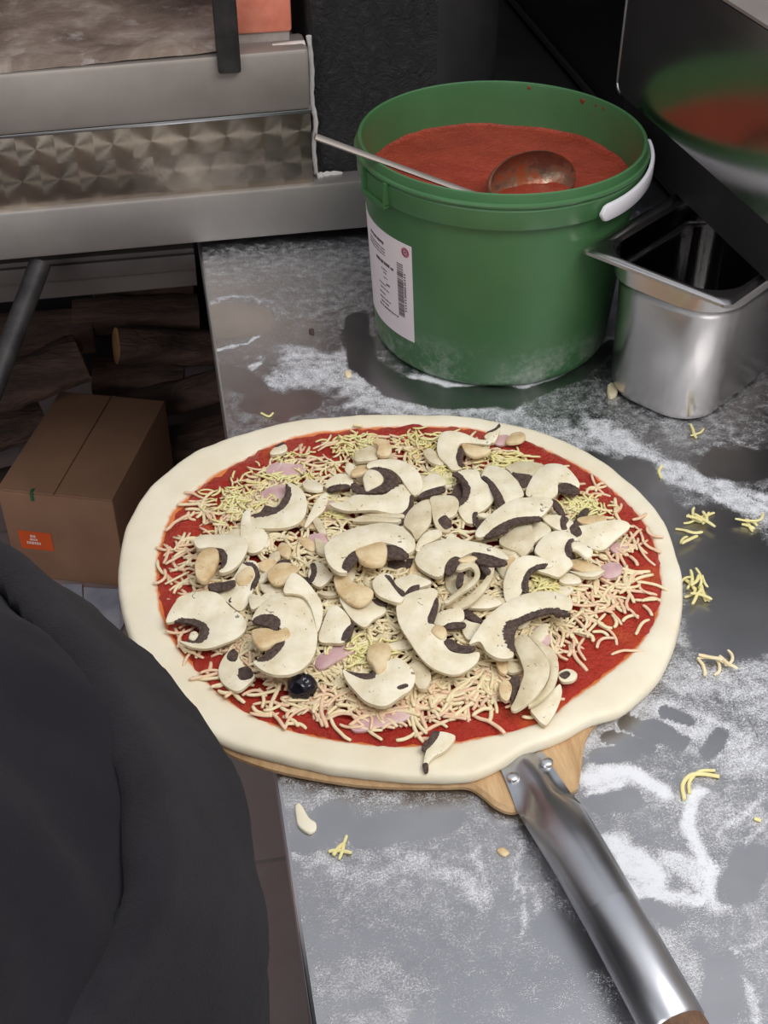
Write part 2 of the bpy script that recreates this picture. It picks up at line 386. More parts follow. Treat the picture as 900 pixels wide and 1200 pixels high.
# ------------------------------------------------------------------ worktop
# flour lies on the steel in smears, swept bands and finger marks: (points along the smear, half width, amount) in photo pixels
EX = .031
ADD = [
 ([(330, 445), (380, 440), (420, 448), (470, 470)], 26, .62), ([(300, 330), (340, 310), (400, 320), (420, 350)], 60, .30),
 ([(255, 315), (330, 305), (410, 305)], 46, .44), ([(300, 360), (390, 345), (420, 350)], 40, .46), ([(345, 420), (400, 425)], 26, .6), ([(420, 470), (520, 478), (600, 480)], 16, .6),
 ([(480, 445), (540, 455), (600, 450), (660, 430), (712, 398)], 13, .78), ([(640, 445), (690, 420), (715, 400)], 12, .62),
 ([(560, 490), (640, 500), (700, 520)], 26, .55), ([(620, 470), (700, 470), (740, 500)], 34, .44),
 ([(700, 500), (760, 540), (830, 570), (900, 592)], 24, .66), ([(800, 560), (860, 580), (900, 600)], 22, .62),
 ([(790, 500), (840, 520), (900, 560)], 40, .42), ([(760, 480), (800, 510)], 22, .5), ([(300, 400), (310, 380), (314, 360)], 4, .6),
 ([(255, 412), (290, 407), (312, 392)], 3.5, .7), ([(270, 460), (290, 440), (300, 425)], 4, .6), ([(250, 360), (290, 350), (312, 362)], 4, .6),
 ([(790, 640), (800, 660)], 20, .5), ([(800, 690), (830, 720)], 14, .5), ([(800, 740), (860, 760), (900, 800)], 32, .54),
 ([(790, 790), (850, 800), (900, 830)], 36, .56), ([(700, 860), (760, 840), (820, 850), (880, 880)], 48, .60),
 ([(690, 905), (740, 908), (775, 925)], 17, .86), ([(700, 925), (760, 915)], 12, .8), ([(760, 930), (820, 945), (880, 960)], 30, .5),
 ([(820, 930), (800, 965), (815, 1000), (840, 1040)], 13, .82), ([(715, 985), (745, 1010), (770, 1035)], 20, .84), ([(740, 1040), (790, 1050), (830, 1048)], 10, .8),
 ([(790, 1010), (830, 1030), (850, 1050)], 22, .72), ([(850, 980), (880, 950), (900, 930)], 6, .62), ([(865, 1000), (900, 965)], 5, .55),
 ([(770, 1090), (800, 1110), (815, 1150)], 24, .5), ([(860, 1110), (870, 1160), (885, 1200)], 5, .6), ([(862, 1110), (900, 1100)], 5, .5),
 ([(345, 940), (400, 930), (470, 925)], 22, .46), ([(350, 1000), (420, 1020), (500, 1015)], 24, .52), ([(480, 1000), (540, 1030), (570, 1060)], 16, .56),
 ([(520, 960), (580, 960), (610, 1000)], 30, .4), ([(610, 980), (614, 1020), (616, 1090)], 4, .6), ([(632, 1040), (640, 1090)], 8, .52), ([(560, 1000), (575, 1060)], 7, .6),
 ([(380, 1150), (420, 1140), (470, 1160)], 40, .46), ([(450, 1080), (540, 1100)], 40, .34), ([(400, 1195), (470, 1190)], 30, .44),
 ([(250, 500), (300, 490), (380, 478)], 12, .40), ([(330, 470), (350, 490)], 14, .42),
 ([(660, 960), (690, 1000), (720, 1050), (750, 1090)], 9, .5), ([(850, 620), (900, 612)], 10, .5),
]
SUB = [                                          # clean places: the ring round the tub, wiped patches, finger marks
 ([(418, 380), (425, 425), (460, 452), (520, 466), (600, 466)], 13, .95), ([(620, 462), (680, 436), (716, 405)], 7, .8),
 ([(258, 375), (300, 375)], 18, .95), ([(300, 470), (330, 480), (360, 470)], 14, .8), ([(262, 440), (300, 455)], 14, .6),
 ([(740, 560), (765, 600), (780, 630)], 26, .85), ([(830, 640), (870, 680), (860, 730)], 50, .8), ([(690, 545), (720, 560)], 18, .6),
 ([(840, 545), (900, 545)], 18, .6),
 ([(700, 885), (740, 880)], 9, .9), ([(716, 862), (760, 872)], 8, .95), ([(735, 845), (775, 862)], 8, .95), ([(762, 850), (795, 868)], 9, .95), ([(780, 835), (805, 842)], 7, .9),
 ([(830, 880), (845, 860)], 9, .7), ([(700, 938), (740, 940)], 12, .6),
 ([(355, 985), (400, 960)], 16, .85), ([(430, 975), (520, 960)], 18, .85), ([(380, 950), (400, 945)], 9, .6), ([(865, 1040), (880, 1010)], 22, .7),
 ([(650, 1085), (690, 1120)], 20, .6), ([(850, 1130), (840, 1190)], 18, .6), ([(760, 1060), (790, 1075)], 10, .7),
]
def segdist(px, py, pts):
    d = np.full(px.shape, 1e9)
    for (x0, y0), (x1, y1) in zip(pts, pts[1:]):
        vx, vy = x1 - x0, y1 - y0; L = vx * vx + vy * vy + 1e-9
        t = np.clip(((px - x0) * vx + (py - y0) * vy) / L, 0, 1)
        d = np.minimum(d, np.hypot(px - x0 - t * vx, (py - y0 - t * vy) * 1.25))
    return d
def flour_density(X, Y):
    px, py = project(X, Y, np.full(X.shape, TOP))
    n1, n2 = fbm(X * 38, Y * 38, 3), fbm(X * 38, Y * 38, 11)
    wx, wy = px + (n1 - .5) * 34, py + (n2 - .5) * 26          # ragged edges
    dens = .27 + .26 * fbm(X * 11, Y * 14, 5)
    dens = dens * np.clip(1.12 - (py - 980) / 500, .62, 1)
    for pts, r, a in ADD:
        d = segdist(wx, wy, pts)
        dens = np.maximum(dens, a * np.clip(1.45 - d / r, 0, 1) ** .8)
    # wiping streaks sweep in arcs around the cook's side
    rr, th = np.hypot(X + .1, Y - .4), np.arctan2(Y - .4, X + .1)
    st = fbm(rr * 210, th * 5, 21, 3)
    msk = np.clip((X - .40) * 6, 0, 1) * np.clip((1.12 - Y) * 6, 0, 1)
    dens = dens * (1 + msk * (.72 * st - .38))
    wx, wy = px + (n1 - .5) * 12, py + (n2 - .5) * 10
    for pts, r, a in SUB:
        d = segdist(wx, wy, pts)
        dens = dens * (1 - a * np.clip((1.3 - d / r) * 3.2, 0, 1))
    dens = dens * np.clip((1.56 - Y) * 12, .25, 1)
    return np.clip(dens, 0, 1)
def _counter_mat():
    t = NT('floured_steel_worktop'); v = t.obj()
    at_ = t.new('ShaderNodeAttribute', attribute_name='flour').outputs['Fac']
    g1 = t.noise(v, 1100, 2, .8); g2 = t.noise(v, 520, 4, .8); g3 = t.noise(v, 90, 4, .65)
    g = t.math('ADD', t.math('ADD', t.math('MULTIPLY', g1, .35), t.math('MULTIPLY', g2, .40)), t.math('MULTIPLY', g3, .25))
    s = t.math('ADD', at_, t.math('MULTIPLY', t.math('SUBTRACT', g, .5), 2.6))
    f = t.new('ShaderNodeMapRange', Value=s); f.interpolation_type = 'SMOOTHSTEP'
    f.inputs['From Min'].default_value = .36; f.inputs['From Max'].default_value = .80
    fac = f.outputs[0]
    br = t.noise(t.obj((3, 60, 1)), 9, 5, .6); big = t.noise(v, 8, 3)
    base = t.ramp(big, [(.3, lin((164, 164, 167))), (.7, lin((188, 187, 189)))])
    t.inp(Base_Color=t.mix(fac, base, (226, 227, 231)), Metallic=t.math('SUBTRACT', 1.0, fac),
          Roughness=t.math('ADD', t.math('ADD', .26, t.math('MULTIPLY', br, .12)), t.math('MULTIPLY', fac, .5)))
    t.bump(t.math('ADD', t.math('MULTIPLY', fac, .8), t.math('MULTIPLY', br, .04)), .35, .0015)
    return t.m
M['counter'] = _counter_mat()
wt = thing('steel_worktop', 'stainless steel worktop dusted with flour under the pizza and green tub', 'worktop', (.6, 1.0, 0))
def axis(pairs):
    out = []
    for a, b, s in pairs: out += list(np.arange(a, b, s))
    return np.array(out + [pairs[-1][1]])
ax = axis([(EX, .95, .003), (.95, 1.25, .02)]); ay = axis([(-.35, .3, .02), (.3, 1.66, .003), (1.66, 2.6, .02)])
GX, GY = np.meshgrid(ax, ay, indexing='ij')
D = flour_density(GX, GY)
nx, ny = GX.shape
V = np.stack([GX.ravel(), GY.ravel(), np.full(nx * ny, TOP)], 1) - np.array(BASE[wt])
idx = np.arange(nx * ny).reshape(nx, ny)
Q = np.stack([idx[:-1, :-1], idx[1:, :-1], idx[1:, 1:], idx[:-1, 1:]], -1).reshape(-1, 4)
me = bpy.data.meshes.new('worktop_sheet')
me.vertices.add(len(V)); me.vertices.foreach_set('co', V.ravel())
me.loops.add(Q.size); me.loops.foreach_set('vertex_index', Q.ravel())
me.polygons.add(len(Q)); me.polygons.foreach_set('loop_start', np.arange(0, Q.size, 4)); me.polygons.foreach_set('loop_total', np.full(len(Q), 4))
me.update(); me.validate()
a_ = me.attributes.new('flour', 'FLOAT', 'POINT'); a_.data.foreach_set('value', D.ravel().astype(np.float32))
link('top_sheet', me, M['counter'], wt)
bm = bmesh.new()                                   # folded front and side edges
tube(bm, [(EX, -.35, TOP - .0032), (EX, 2.6, TOP - .0032)], .003, 8)
box(bm, (EX - .003, -.35, TOP - .045), (EX - .001, 2.6, TOP - .003))
box(bm, (EX, -.353, TOP - .045), (1.25, -.35, TOP - .001))
bm_obj('folded_edge', bm, M['edge_steel'], wt)
bm = bmesh.new(); box(bm, (EX + .001, -.34, TOP - .04), (1.25, 2.6, TOP - .002)); bm_obj('core_board', bm, M['steel_dull'], wt, smooth=False)
bm = bmesh.new(); box(bm, (.16, -.2, .1), (1.2, 2.5, TOP - .04)); bm_obj('base_cabinet', bm, M['steel_dull'], wt, smooth=False)
for x in (.2, 1.15):
    for y in (-.15, 1.1, 2.4):
        bm = bmesh.new(); tube(bm, [(x, y, 0), (x, y, .1)], .02, 12); bm_obj('foot', bm, M['steel'], wt)

# ------------------------------------------------------------------ oven
OY = 1.483
ov = thing('pizza_oven', 'wood oven with a steel banded front, stone sill and black rendered side', 'oven', (-.5, 1.9, 0))
def part(name, lo, hi, m, bev=.002, parent=ov, smooth=True, lean=False):
    bm = bmesh.new(); box(bm, lo, hi, bev)
    if lean:                                       # the front bands run slightly out of level, as built
        for v in bm.verts: v.co.z += (max(v.co.x, -.7) - OX) * (.010 + .105 * (v.co.z - TOP))
    return bm_obj(name, bm, m, parent, smooth)
OX = .1815
part('base_rail', (-1.3, OY, TOP + .011), (.43, OY + .05, TOP + .077), M['steel_brush'], .004, lean=True)
part('engine_turned_panel', (-1.3, OY + .008, TOP + .077), (OX, OY + .04, TOP + .1745), M['engine'], .0015, lean=True)
part('panel_edge_strip', (-1.3, OY + .003, TOP + .172), (OX + .001, OY + .03, TOP + .1765), M['edge_steel'], .001, lean=True)
part('sill_band', (-1.3, OY, TOP + .1765), (OX, OY + .06, TOP + .252), M['steel_dull'], .006, lean=True)
# stone sill: a gently uneven slab running back into the mouth
gx, gy = np.meshgrid(np.linspace(-1.3, .086, 172), np.linspace(OY + .004, 2.3, 90), indexing='ij')
gz = TOP + .2535 + (np.maximum(gx, -.7) - OX) * .0365 + (fbm(gx * 14, gy * 14, 31) - .5) * .010 + np.clip((gy - OY) * .05, 0, .02) + .006 * np.clip((gy - OY) / .02, 0, 1)
n1, n2 = gx.shape; ii = np.arange(n1 * n2).reshape(n1, n2)
verts = np.stack([gx.ravel(), gy.ravel(), gz.ravel()], 1)
obj('stone_sill', verts, np.stack([ii[:-1, :-1], ii[1:, :-1], ii[1:, 1:], ii[:-1, 1:]], -1).reshape(-1, 4).tolist(), M['stone'], ov)
# brick jamb to the right of the mouth
bm = bmesh.new()
for k in range(6):
    z0 = TOP + .262 + k * .056
    box(bm, (.086 + .002 * (k % 2), OY + .030, z0), (.1655 - .001 * (k % 2), OY + .16, z0 + .048), .004)
bm_obj('brick_jamb', bm, M['brick'], ov)
part('mortar', (.09, OY + .034, TOP + .248), (.163, OY + .155, TOP + .66), M['grout'], .003)
bm = bmesh.new()
pts = [atY(x, y, OY + .022) for x, y in ((288, 64), (305, 62), (325, 60), (345, 57), (358, 54))]
tube(bm, pts, [.006, .008, .009, .009, .007], 10); bm_obj('mortar_bead', bm, M['mortar'], ov)
part('iron_upright', (.0715, OY - .012, TOP + .231), (.0985, OY + .012, TOP + .66), M['iron'], .003)
# rough arch edge left of the iron
bm = bmesh.new()
tube(bm, spline([(.062, OY + .03, TOP + .315), (.066, OY + .028, TOP + .34), (.060, OY + .03, TOP + .38), (.056, OY + .05, TOP + .46), (.05, OY + .06, TOP + .6)], 5, False), .010, 9)
bm_obj('crumbling_mortar_edge', bm, M['brick'], ov)
# black rendered side of the oven: a block with a big rounded corner
def roundrect_ring(x0, y0, x1, y1, r, z, seg=10):
    out = []
    for cx_, cy_, a0 in ((x1 - r, y0 + r, -PI / 2), (x1 - r, y1 - r, 0), (x0 + r, y1 - r, PI / 2), (x0 + r, y0 + r, PI)):
        for k in range(seg + 1):
            a = a0 + PI / 2 * k / seg; out.append((cx_ + r * math.cos(a), cy_ + r * math.sin(a), z))
    return out
bm = bmesh.new()
loft(bm, [roundrect_ring(OX + .004, OY + .032, .38, 2.5, .02, z) for z in (TOP + .079, TOP + .3, TOP + .7, TOP + 1.2)])
bm_obj('rendered_side', bm, M['black_rough'], ov)
bm = bmesh.new()
loft(bm, [roundrect_ring(.315, OY + .026, .432, 2.0, .055, z, 14) for z in (TOP + .012, TOP + .3, TOP + .7, TOP + 1.2)])
bm_obj('rounded_flank', bm, M['black_smooth'], ov)
bm = bmesh.new()
tube(bm, spline([(OX + .003, OY + .024, TOP + .258), (OX + .0055, OY + .026, TOP + .215), (OX + .004, OY + .026, TOP + .18), (OX + .008, OY + .026, TOP + .15), (OX + .004, OY + .026, TOP + .12), (OX + .006, OY + .026, TOP + .082)], 4, False), [.0036, .0028] * 10 + [.003], 8)
tube(bm, spline([(OX + .006, OY + .022, TOP + .080), (OX + .02, OY + .024, TOP + .081), (OX + .04, OY + .026, TOP + .080)], 4, False), [.006, .004, .005, .003, .0045, .003, .004, .003, .002], 8)
bm_obj('sealant_bead', bm, M['caulk'], ov)
# body of the oven behind the front, its dome and its stand
part('hearth_block', (-1.3, OY + .055, TOP + .012), (OX, 2.5, TOP + .216), M['grout'], .004)
bm = bmesh.new()
ring = lambda r, z: [(-.6 + r * 1.0 * math.cos(a), 2.15 + r * .35 * math.sin(a) , z) for a in np.linspace(0, 2 * PI, 33)[:-1]]
loft(bm, [ring(.66, TOP + .66), ring(.6, TOP + .9), ring(.4, TOP + 1.1), ring(.15, TOP + 1.2)])
bm_obj('dome', bm, M['black_rough'], ov)
part('mouth_arch', (-1.3, OY + .06, TOP + .60), (.37, 2.5, TOP + .72), M['brick'], .01)
part('rear_wall', (-1.3, 2.3, TOP + .23), (.18, 2.5, TOP + .62), M['black_rough'], .01)
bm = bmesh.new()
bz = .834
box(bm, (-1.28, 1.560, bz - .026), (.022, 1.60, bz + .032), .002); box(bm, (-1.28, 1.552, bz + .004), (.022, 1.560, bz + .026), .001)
bm_obj('lower_rail', bm, M['shaded_steel'], ov)
for x in (-1.27, .06):
    for y in (1.56, 2.55): part('leg', (x, y, 0), (x + .05, y + .05, TOP - .045), M['black_smooth'], .003)
part('underside', (-1.28, 1.602, TOP - .022), (.02, 2.5, TOP), M['black_smooth'], .002)
part('rear_panel', (-1.28, 2.64, 0), (.14, 2.66, TOP - .05), M['black_smooth'], .002)

# ------------------------------------------------------------------ under the oven: fire wood, box, paper, a leaning tool
def log(p0, p1, r, label, seed, split=False):
    p0, p1 = Vector(p0), Vector(p1); rs = random.Random(seed)
    t = (p1 - p0).normalized(); a = t.cross(Vector((0, 0, 1))).normalized(); b = a.cross(t)
    seg, N = 18, 9
    prof = [1 + .13 * math.sin(2 * k * 2 * PI / seg + seed) + rs.uniform(-.07, .07) for k in range(seg)]
    if split: prof = [min(p, .62 / max(.25, math.cos(2 * PI * k / seg - 1.2))) if math.cos(2 * PI * k / seg - 1.2) > 0 else p for k, p in enumerate(prof)]
    rings = []
    for i in range(N + 1):
        u = i / N; c = p0.lerp(p1, u) + (a * rs.uniform(-1, 1) + b * rs.uniform(-1, 1)) * r * .06
        rings.append([c + (a * math.cos(2 * PI * k / seg) + b * math.sin(2 * PI * k / seg)) * r * prof[k] * (1 + rs.uniform(-.03, .03)) for k in range(seg)])
    o = thing('log', label, 'firewood', p0.lerp(p1, .5) - Vector((0, 0, r)), 'firewood stacked under the oven')
    bm = bmesh.new(); loft(bm, rings, False, False); bm_obj('bark', bm, M['bark'], o)
    for rg, s in ((rings[0], -1), (rings[-1], 1)):
        bm = bmesh.new()
        c = sum((Vector(p) for p in rg), Vector()) / seg
        vs = [bm.verts.new(p) for p in rg]; vi = [bm.verts.new(c + (Vector(p) - c) * .5 + t * s * .002) for p in rg]
        for k in range(seg): bm.faces.new((vs[k], vs[(k + 1) % seg], vi[(k + 1) % seg], vi[k]))
        bm.faces.new(vi); bm_obj('cut_end', bm, M['logend'], o)
def lg(px0, py0, px1, py1, Y0, Y1, r, label, seed, split=False):
    log(atY(px0, py0, Y0 + .1), atY(px1, py1, Y1 + .1), r * 1.04, label, seed, split)
lg(86, 372, 232, 368, 2.36, 2.36, .045, 'thick bark log lying flat on top of the firewood stack', 1)
lg(136, 404, 262, 408, 2.22, 2.26, .036, 'log with a pale split end facing out, below the topmost log', 2)
lg(-30, 468, 96, 420, 2.05, 2.10, .042, 'slanting dark log whose round end faces the cardboard box', 3)
lg(58, 415, 88, 402, 2.17, 2.24, .020, 'short pale split stick wedged between the logs', 4, True)
lg(-60, 398, 110, 388, 2.34, 2.34, .044, 'long log at the back beside the leaning black bar', 5)
lg(110, 440, 215, 448, 2.30, 2.28, .046, 'dark log behind the cardboard box', 6)
lg(140, 482, 300, 440, 2.22, 2.16, .040, 'reddish log slanting down beside the worktop edge', 7)
lg(150, 530, 300, 502, 2.16, 2.10, .040, 'low log in the gap right of the cardboard box', 8)
lg(-50, 520, 50, 490, 2.14, 2.2, .040, 'pale barked log left of the cardboard box', 9)
lg(-60, 585, 30, 566, 2.08, 2.14, .036, 'lowest log left of the cardboard box', 10)
lg(110, 334, 225, 332, 2.45, 2.45, .04, 'log at the very back under the oven rail', 11)
lg(190, 580, 300, 556, 2.18, 2.12, .036, 'lowest log right of the cardboard box', 12)

bx = thing('cardboard_box', 'brown cardboard box with an orange sticker standing under the oven', 'box', (-.2, 1.99, 0))
bh = .22
c0 = Vector((-.172, 1.854, 0)); ux = Vector((-.215, .076, 0)).normalized(); uy = Vector((.12, .314, 0)).normalized()
uy = Vector((-ux.y, ux.x, 0)) * (-1 if Vector((-ux.y, ux.x, 0)).dot(uy) < 0 else 1)
W_, L_ = .228, .335
def bp(u, v, z): return c0 + ux * u + uy * v + Vector((0, 0, z))
BM = Matrix.Translation(c0) @ Matrix(((ux.x, uy.x, 0, 0), (ux.y, uy.y, 0, 0), (0, 0, 1, 0), (0, 0, 0, 1)))
bm = bmesh.new(); box(bm, (0, 0, 0), (W_, L_, bh - .004), .004, mat=BM); bm_obj('carton_body', bm, M['card'], bx)
for i in (0, 1):
    bm = bmesh.new(); box(bm, (.001 + i * (W_ / 2 + .001), .001, bh - .004), (W_ / 2 - .001 + i * W_ / 2, L_ - .001, bh), .0015, mat=BM); bm_obj('flap', bm, M['card'], bx)
# orange sticker with its worn white print, green mark on the top edge
st = None
bm = bmesh.new(); box(bm, (.138, -.0012, .078), (.204, .001, .122), mat=BM); st = bm_obj('sticker', bm, M['orange'], bx, smooth=False)
bm = bmesh.new()
for r_, (u0, z0, us, h_) in enumerate(((.170, .108, (.004, .005), .006), (.167, .1005, (.004, .003, .006), .0045), (.162, .091, (.003, .004, .003, .005, .004, .003), .006))):
    u = u0
    for w in us: box(bm, (u, -.0018, z0), (u + w, -.0012, z0 + h_), mat=BM); u += w + .0012
bm_obj('print', bm, M['white_ink'], st, smooth=False)
bm = bmesh.new(); box(bm, (.155, -.0010, bh - .020), (.162, .001, bh - .002), mat=BM); box(bm, (.155, -.0005, bh), (.161, .012, bh + .0006), mat=BM); bm_obj('green_mark', bm, M['green_ink'], bx, smooth=False)
# printed paper on the floor in front of the box
for k, (pts, lab) in enumerate(((((74, 684), (96, 686), (97, 706), (112, 720), (90, 730), (60, 700)), 'grey printed paper on the floor against the cardboard box'),
                                (((98, 688), (140, 692), (150, 720), (140, 740), (112, 722), (98, 706)), 'blue and white printed paper on the floor beside the grey sheet'))):
    bm = bmesh.new(); P = [at(x, y, .004 + .004 * k) for x, y in pts]
    top = [bm.verts.new(p + Vector((0, 0, .004 * math.sin(i * 2.1)))) for i, p in enumerate(P)]; bot = [bm.verts.new((p.x, p.y, .001 + .004 * k)) for p in P]
    bm.faces.new(top); bm.faces.new(bot[::-1])
    for i in range(6): bm.faces.new((top[i], bot[i], bot[(i + 1) % 6], top[(i + 1) % 6]))
    tag(bm_obj('printed_paper', bm, M['news'], smooth=False), lab, 'paper')
# black iron bar leaning against the oven rail
b0, b1 = atY(46, 312, 1.495), atY(-14, 470, 1.36)
bt = thing('oven_tool', 'black iron bar leaning down from the oven rail over the firewood', 'tool', tuple(b1 + (b1 - b0) * 2.4))
e0 = b1 + (b1 - b0) * 2.4
bm = bmesh.new(); tube(bm, [b0 + (b0 - b1) * .02, b1, e0], .014, 12); bm_obj('shaft', bm, M['iron'], bt)
bm = bmesh.new(); tube(bm, [e0, e0 + (e0 - b1).normalized() * .02], [.016, .014], 12); bm_obj('tip', bm, M['iron'], bt)

# ------------------------------------------------------------------ black appliance and steel housing on the right
ap = thing('black_appliance', 'black enamelled appliance at the back of the worktop beside the oven', 'appliance', (.95, 1.8, TOP))
part('housing', (.69, 1.39, TOP + .004), (1.24, 2.45, TOP + .9), M['black_gloss'], .006, ap)
part('base_plinth', (.70, 1.40, TOP), (1.23, 2.44, TOP + .005), M['black_smooth'], .001, ap)
bm = bmesh.new(); tube(bm, [(.688, 1.40, TOP + .012), (.688, 2.44, TOP + .012)], .006, 8); bm_obj('bottom_seal', bm, M['black_smooth'], ap)
hs = thing('steel_housing', 'polished steel housing above the steel pan, reflecting the green tub', 'housing', (.8, 1.0, TOP))
z0, z1 = TOP + .236, TOP + .392
A, B = Vector((.513, 1.328, 0)), Vector((.5424, .978, 0))
dv = (A - B).normalized(); B2 = B - dv * .06; nrm = Vector((dv.y, -dv.x, 0))      # nrm points to the right
def hp(s, dpt, z): return B2 + dv * s + nrm * dpt + Vector((0, 0, z))
Lh = (A - B2).length
def side_outline(d):                                       # front cheek with rounded corners at the far end
    out = []; r = .028
    for cx_, cz_, a0 in ((Lh - .012, z0 + .012, -PI / 2), (Lh - r, z1 - r, 0)):
        rr = .012 if cz_ < z0 + .02 else r
        for k in range(9):
            a = a0 + PI / 2 * k / 8; out.append(hp(cx_ + rr * math.cos(a), d, cz_ + rr * math.sin(a)))
    out.append(hp(0, d, z1)); out.append(hp(0, d, z0)); return out
bm = bmesh.new(); loft(bm, [side_outline(d) for d in (0, .0025)]); bm_obj('polished_cheek', bm, M['mirror_steel'], hs, angle=30)
bm = bmesh.new(); loft(bm, [[p + Vector((0, 0, .003 if p.z < z0 + .014 else -.003)) for p in side_outline(d)] for d in (.010, .30)]); bm_obj('casing', bm, M['black_smooth'], hs, angle=30)
bm = bmesh.new(); loft(bm, [[hp(0, d, z0 + .004), hp(Lh - .004, d, z0 + .004), hp(Lh - .004, d, z0 - .059), hp(0, d, z0 - .059)] for d in (.010, .07)]); bm_obj('lower_skirt', bm, M['black_smooth'], hs, smooth=False)
bm = bmesh.new(); tube(bm, [p + Vector((0, 0, 0)) for p in side_outline(.001)[:18]], .0022, 8); bm_obj('rolled_edge', bm, M['edge_steel'], hs)
bm = bmesh.new(); loft(bm, [[hp(0, .0, z1 + .001), hp(Lh - .03, 0, z1 + .001), hp(Lh - .03, .30, z1 + .001), hp(0, .30, z1 + .001)], [hp(0, .0, z1 + .004), hp(Lh - .03, 0, z1 + .004), hp(Lh - .03, .30, z1 + .004), hp(0, .30, z1 + .004)]]); bm_obj('lid_sheet', bm, M['steel_dull'], hs, smooth=False)
bm = bmesh.new()
loft(bm, [[hp(.16, .20, TOP), hp(Lh - .02, .20, TOP), hp(Lh - .02, .30, TOP), hp(.16, .30, TOP)], [hp(.16, .20, z0 + .002), hp(Lh - .02, .20, z0 + .002), hp(Lh - .02, .30, z0 + .002), hp(.16, .30, z0 + .002)]]); bm_obj('pedestal', bm, M['black_smooth'], hs, smooth=False)
# ================================================================== tub of sauce
BC = (.3532, 1.2300, TOP); BH = .2370
tub = thing('sauce_tub', 'large green plastic tub full of tomato sauce on the worktop', 'tub', BC)
bm = bmesh.new()
lathe(bm, [(0, .001), (.126, .001), (.1305, .002), (.1342, .006), (.1355, .012), (.1475, .196), (.1475, .198), (.1536, .199), (.1543, .2005), (.1556, .2195), (.1546, .221), (.1546, .2222), (.1568, .2232), (.1575, .2252), (.1568, .2270), (.1545, .2278), (.1538, .2335), (.1530, .2362), (.1515, .2370), (.1496, .2360), (.1488, .2325), (.1484, .214), (.146, .18), (.134, .012), (.128, .008), (0, .008)], BC, 128)
bm_obj('tub_body', bm, M['green'], tub, angle=35)
def cyl(az, r, z): return (BC[0] + r * math.cos(az), BC[1] + r * math.sin(az), BC[2] + z)
def patch(bm, a0, a1, z0, z1, ro, ri, na=16, nz=2, rfun=None):
    """curved slab on the tub wall"""
    rings = []
    for i in range(na + 1):
        a = a0 + (a1 - a0) * i / na
        ro_ = lambda z: (rfun(z) if rfun else 0) + ro
        ri_ = lambda z: (rfun(z) if rfun else 0) + ri
        rings.append([cyl(a, ro_(z0), z0), cyl(a, ro_(z1), z1), cyl(a, ri_(z1), z1), cyl(a, ri_(z0), z0)])
    loft(bm, rings)
rad = math.radians
# handle socket: a raised frame on the skirt with a plate inside
for az in (-160.4, 19.6):
    bm = bmesh.new(); a = rad(az); w = rad(8.8)
    patch(bm, a - w, a - w + rad(1.4), .199, .2235, .1600, .1525, 3); patch(bm, a + w - rad(1.4), a + w, .199, .2235, .1600, .1525, 3)
    patch(bm, a - w, a + w, .1965, .2005, .1605, .1525, 12)
    s_ = bm_obj('handle_socket', bm, M['green'], tub)
    bm = bmesh.new(); patch(bm, a - w + rad(1.6), a + w - rad(1.6), .2012, .2205, .1560, .1530, 10); bm_obj('socket_plate', bm, M['green'], s_)
# white grip lying along the rim
bm = bmesh.new(); rings = []
G0, G1, NG = rad(-66), rad(-4), 40
for i in range(NG + 1):
    u = i / NG; a = G0 + (G1 - G0) * u
    e = min(1, math.sqrt(max(0, 1 - (1 - min(u, 1 - u) / .055) ** 2))) if min(u, 1 - u) < .055 else 1
    h = .0088 * max(e, .12) * (1 - .2 * max(0, u - .6)); zc = .2055 + .012 * u ** 1.3
    ro, ri = .1625, .1582
    rings.append([cyl(a, ro - .001, zc - h), cyl(a, ro, zc - h * .8), cyl(a, ro, zc + h * .8), cyl(a, ro - .001, zc + h), cyl(a, ri, zc + h), cyl(a, ri, zc - h)])
loft(bm, rings); bm_obj('handle_grip', bm, M['white_plastic'], tub)
# label: paper wrapped on the wall
wall_r = lambda z: .1355 + (z - .012) * (.012 / .184)
def az_at(px, py):                                # azimuth and height where this pixel meets the tub wall
    d = ray(px, py); best = None
    t = .9
    while t < 1.7:
        p = CAM + d * t; z = p.z - TOP
        if math.hypot(p.x - BC[0], p.y - BC[1]) <= wall_r(z): return math.atan2(p.y - BC[1], p.x - BC[0]), z
        t += .0005
    return None
a_r, zt = az_at(481, 289); a_r2, zb = az_at(487, 402); a_r = (a_r + a_r2) / 2
a_l = a_r - rad(48)
bm = bmesh.new(); patch(bm, a_l, a_r, zb, zt, .0006, -.001, 24, 2, wall_r); lab = bm_obj('paper_label', bm, M['paper'], tub, smooth=False)
Lw = (a_r - a_l)
def lp(bm, s0, s1, v0, v1):                       # a printed rectangle on the label, s from the right edge in metres, v from the top
    r = wall_r((zt + zb) / 2)
    patch(bm, a_r - s1 / r, a_r - s0 / r, zt - v1, zt - v0, .00085, .0004, max(1, int((s1 - s0) / .004)), 1, wall_r)
bm = bmesh.new(); rs = random.Random(5)
v = .026                                          # bar code, its bars lying flat
while v < .092:
    w = rs.choice((.0006, .0006, .0012, .0018)); lp(bm, .013, .0225, v, v + w); v += w + rs.choice((.0006, .0008, .0014))
v = .036
while v < .082: lp(bm, .0095, .0118, v, v + .0016); v += rs.choice((.0024, .0034))
bm_obj('bar_code', bm, M['ink'], lab, smooth=False)
bm = bmesh.new()                                  # lines of small print
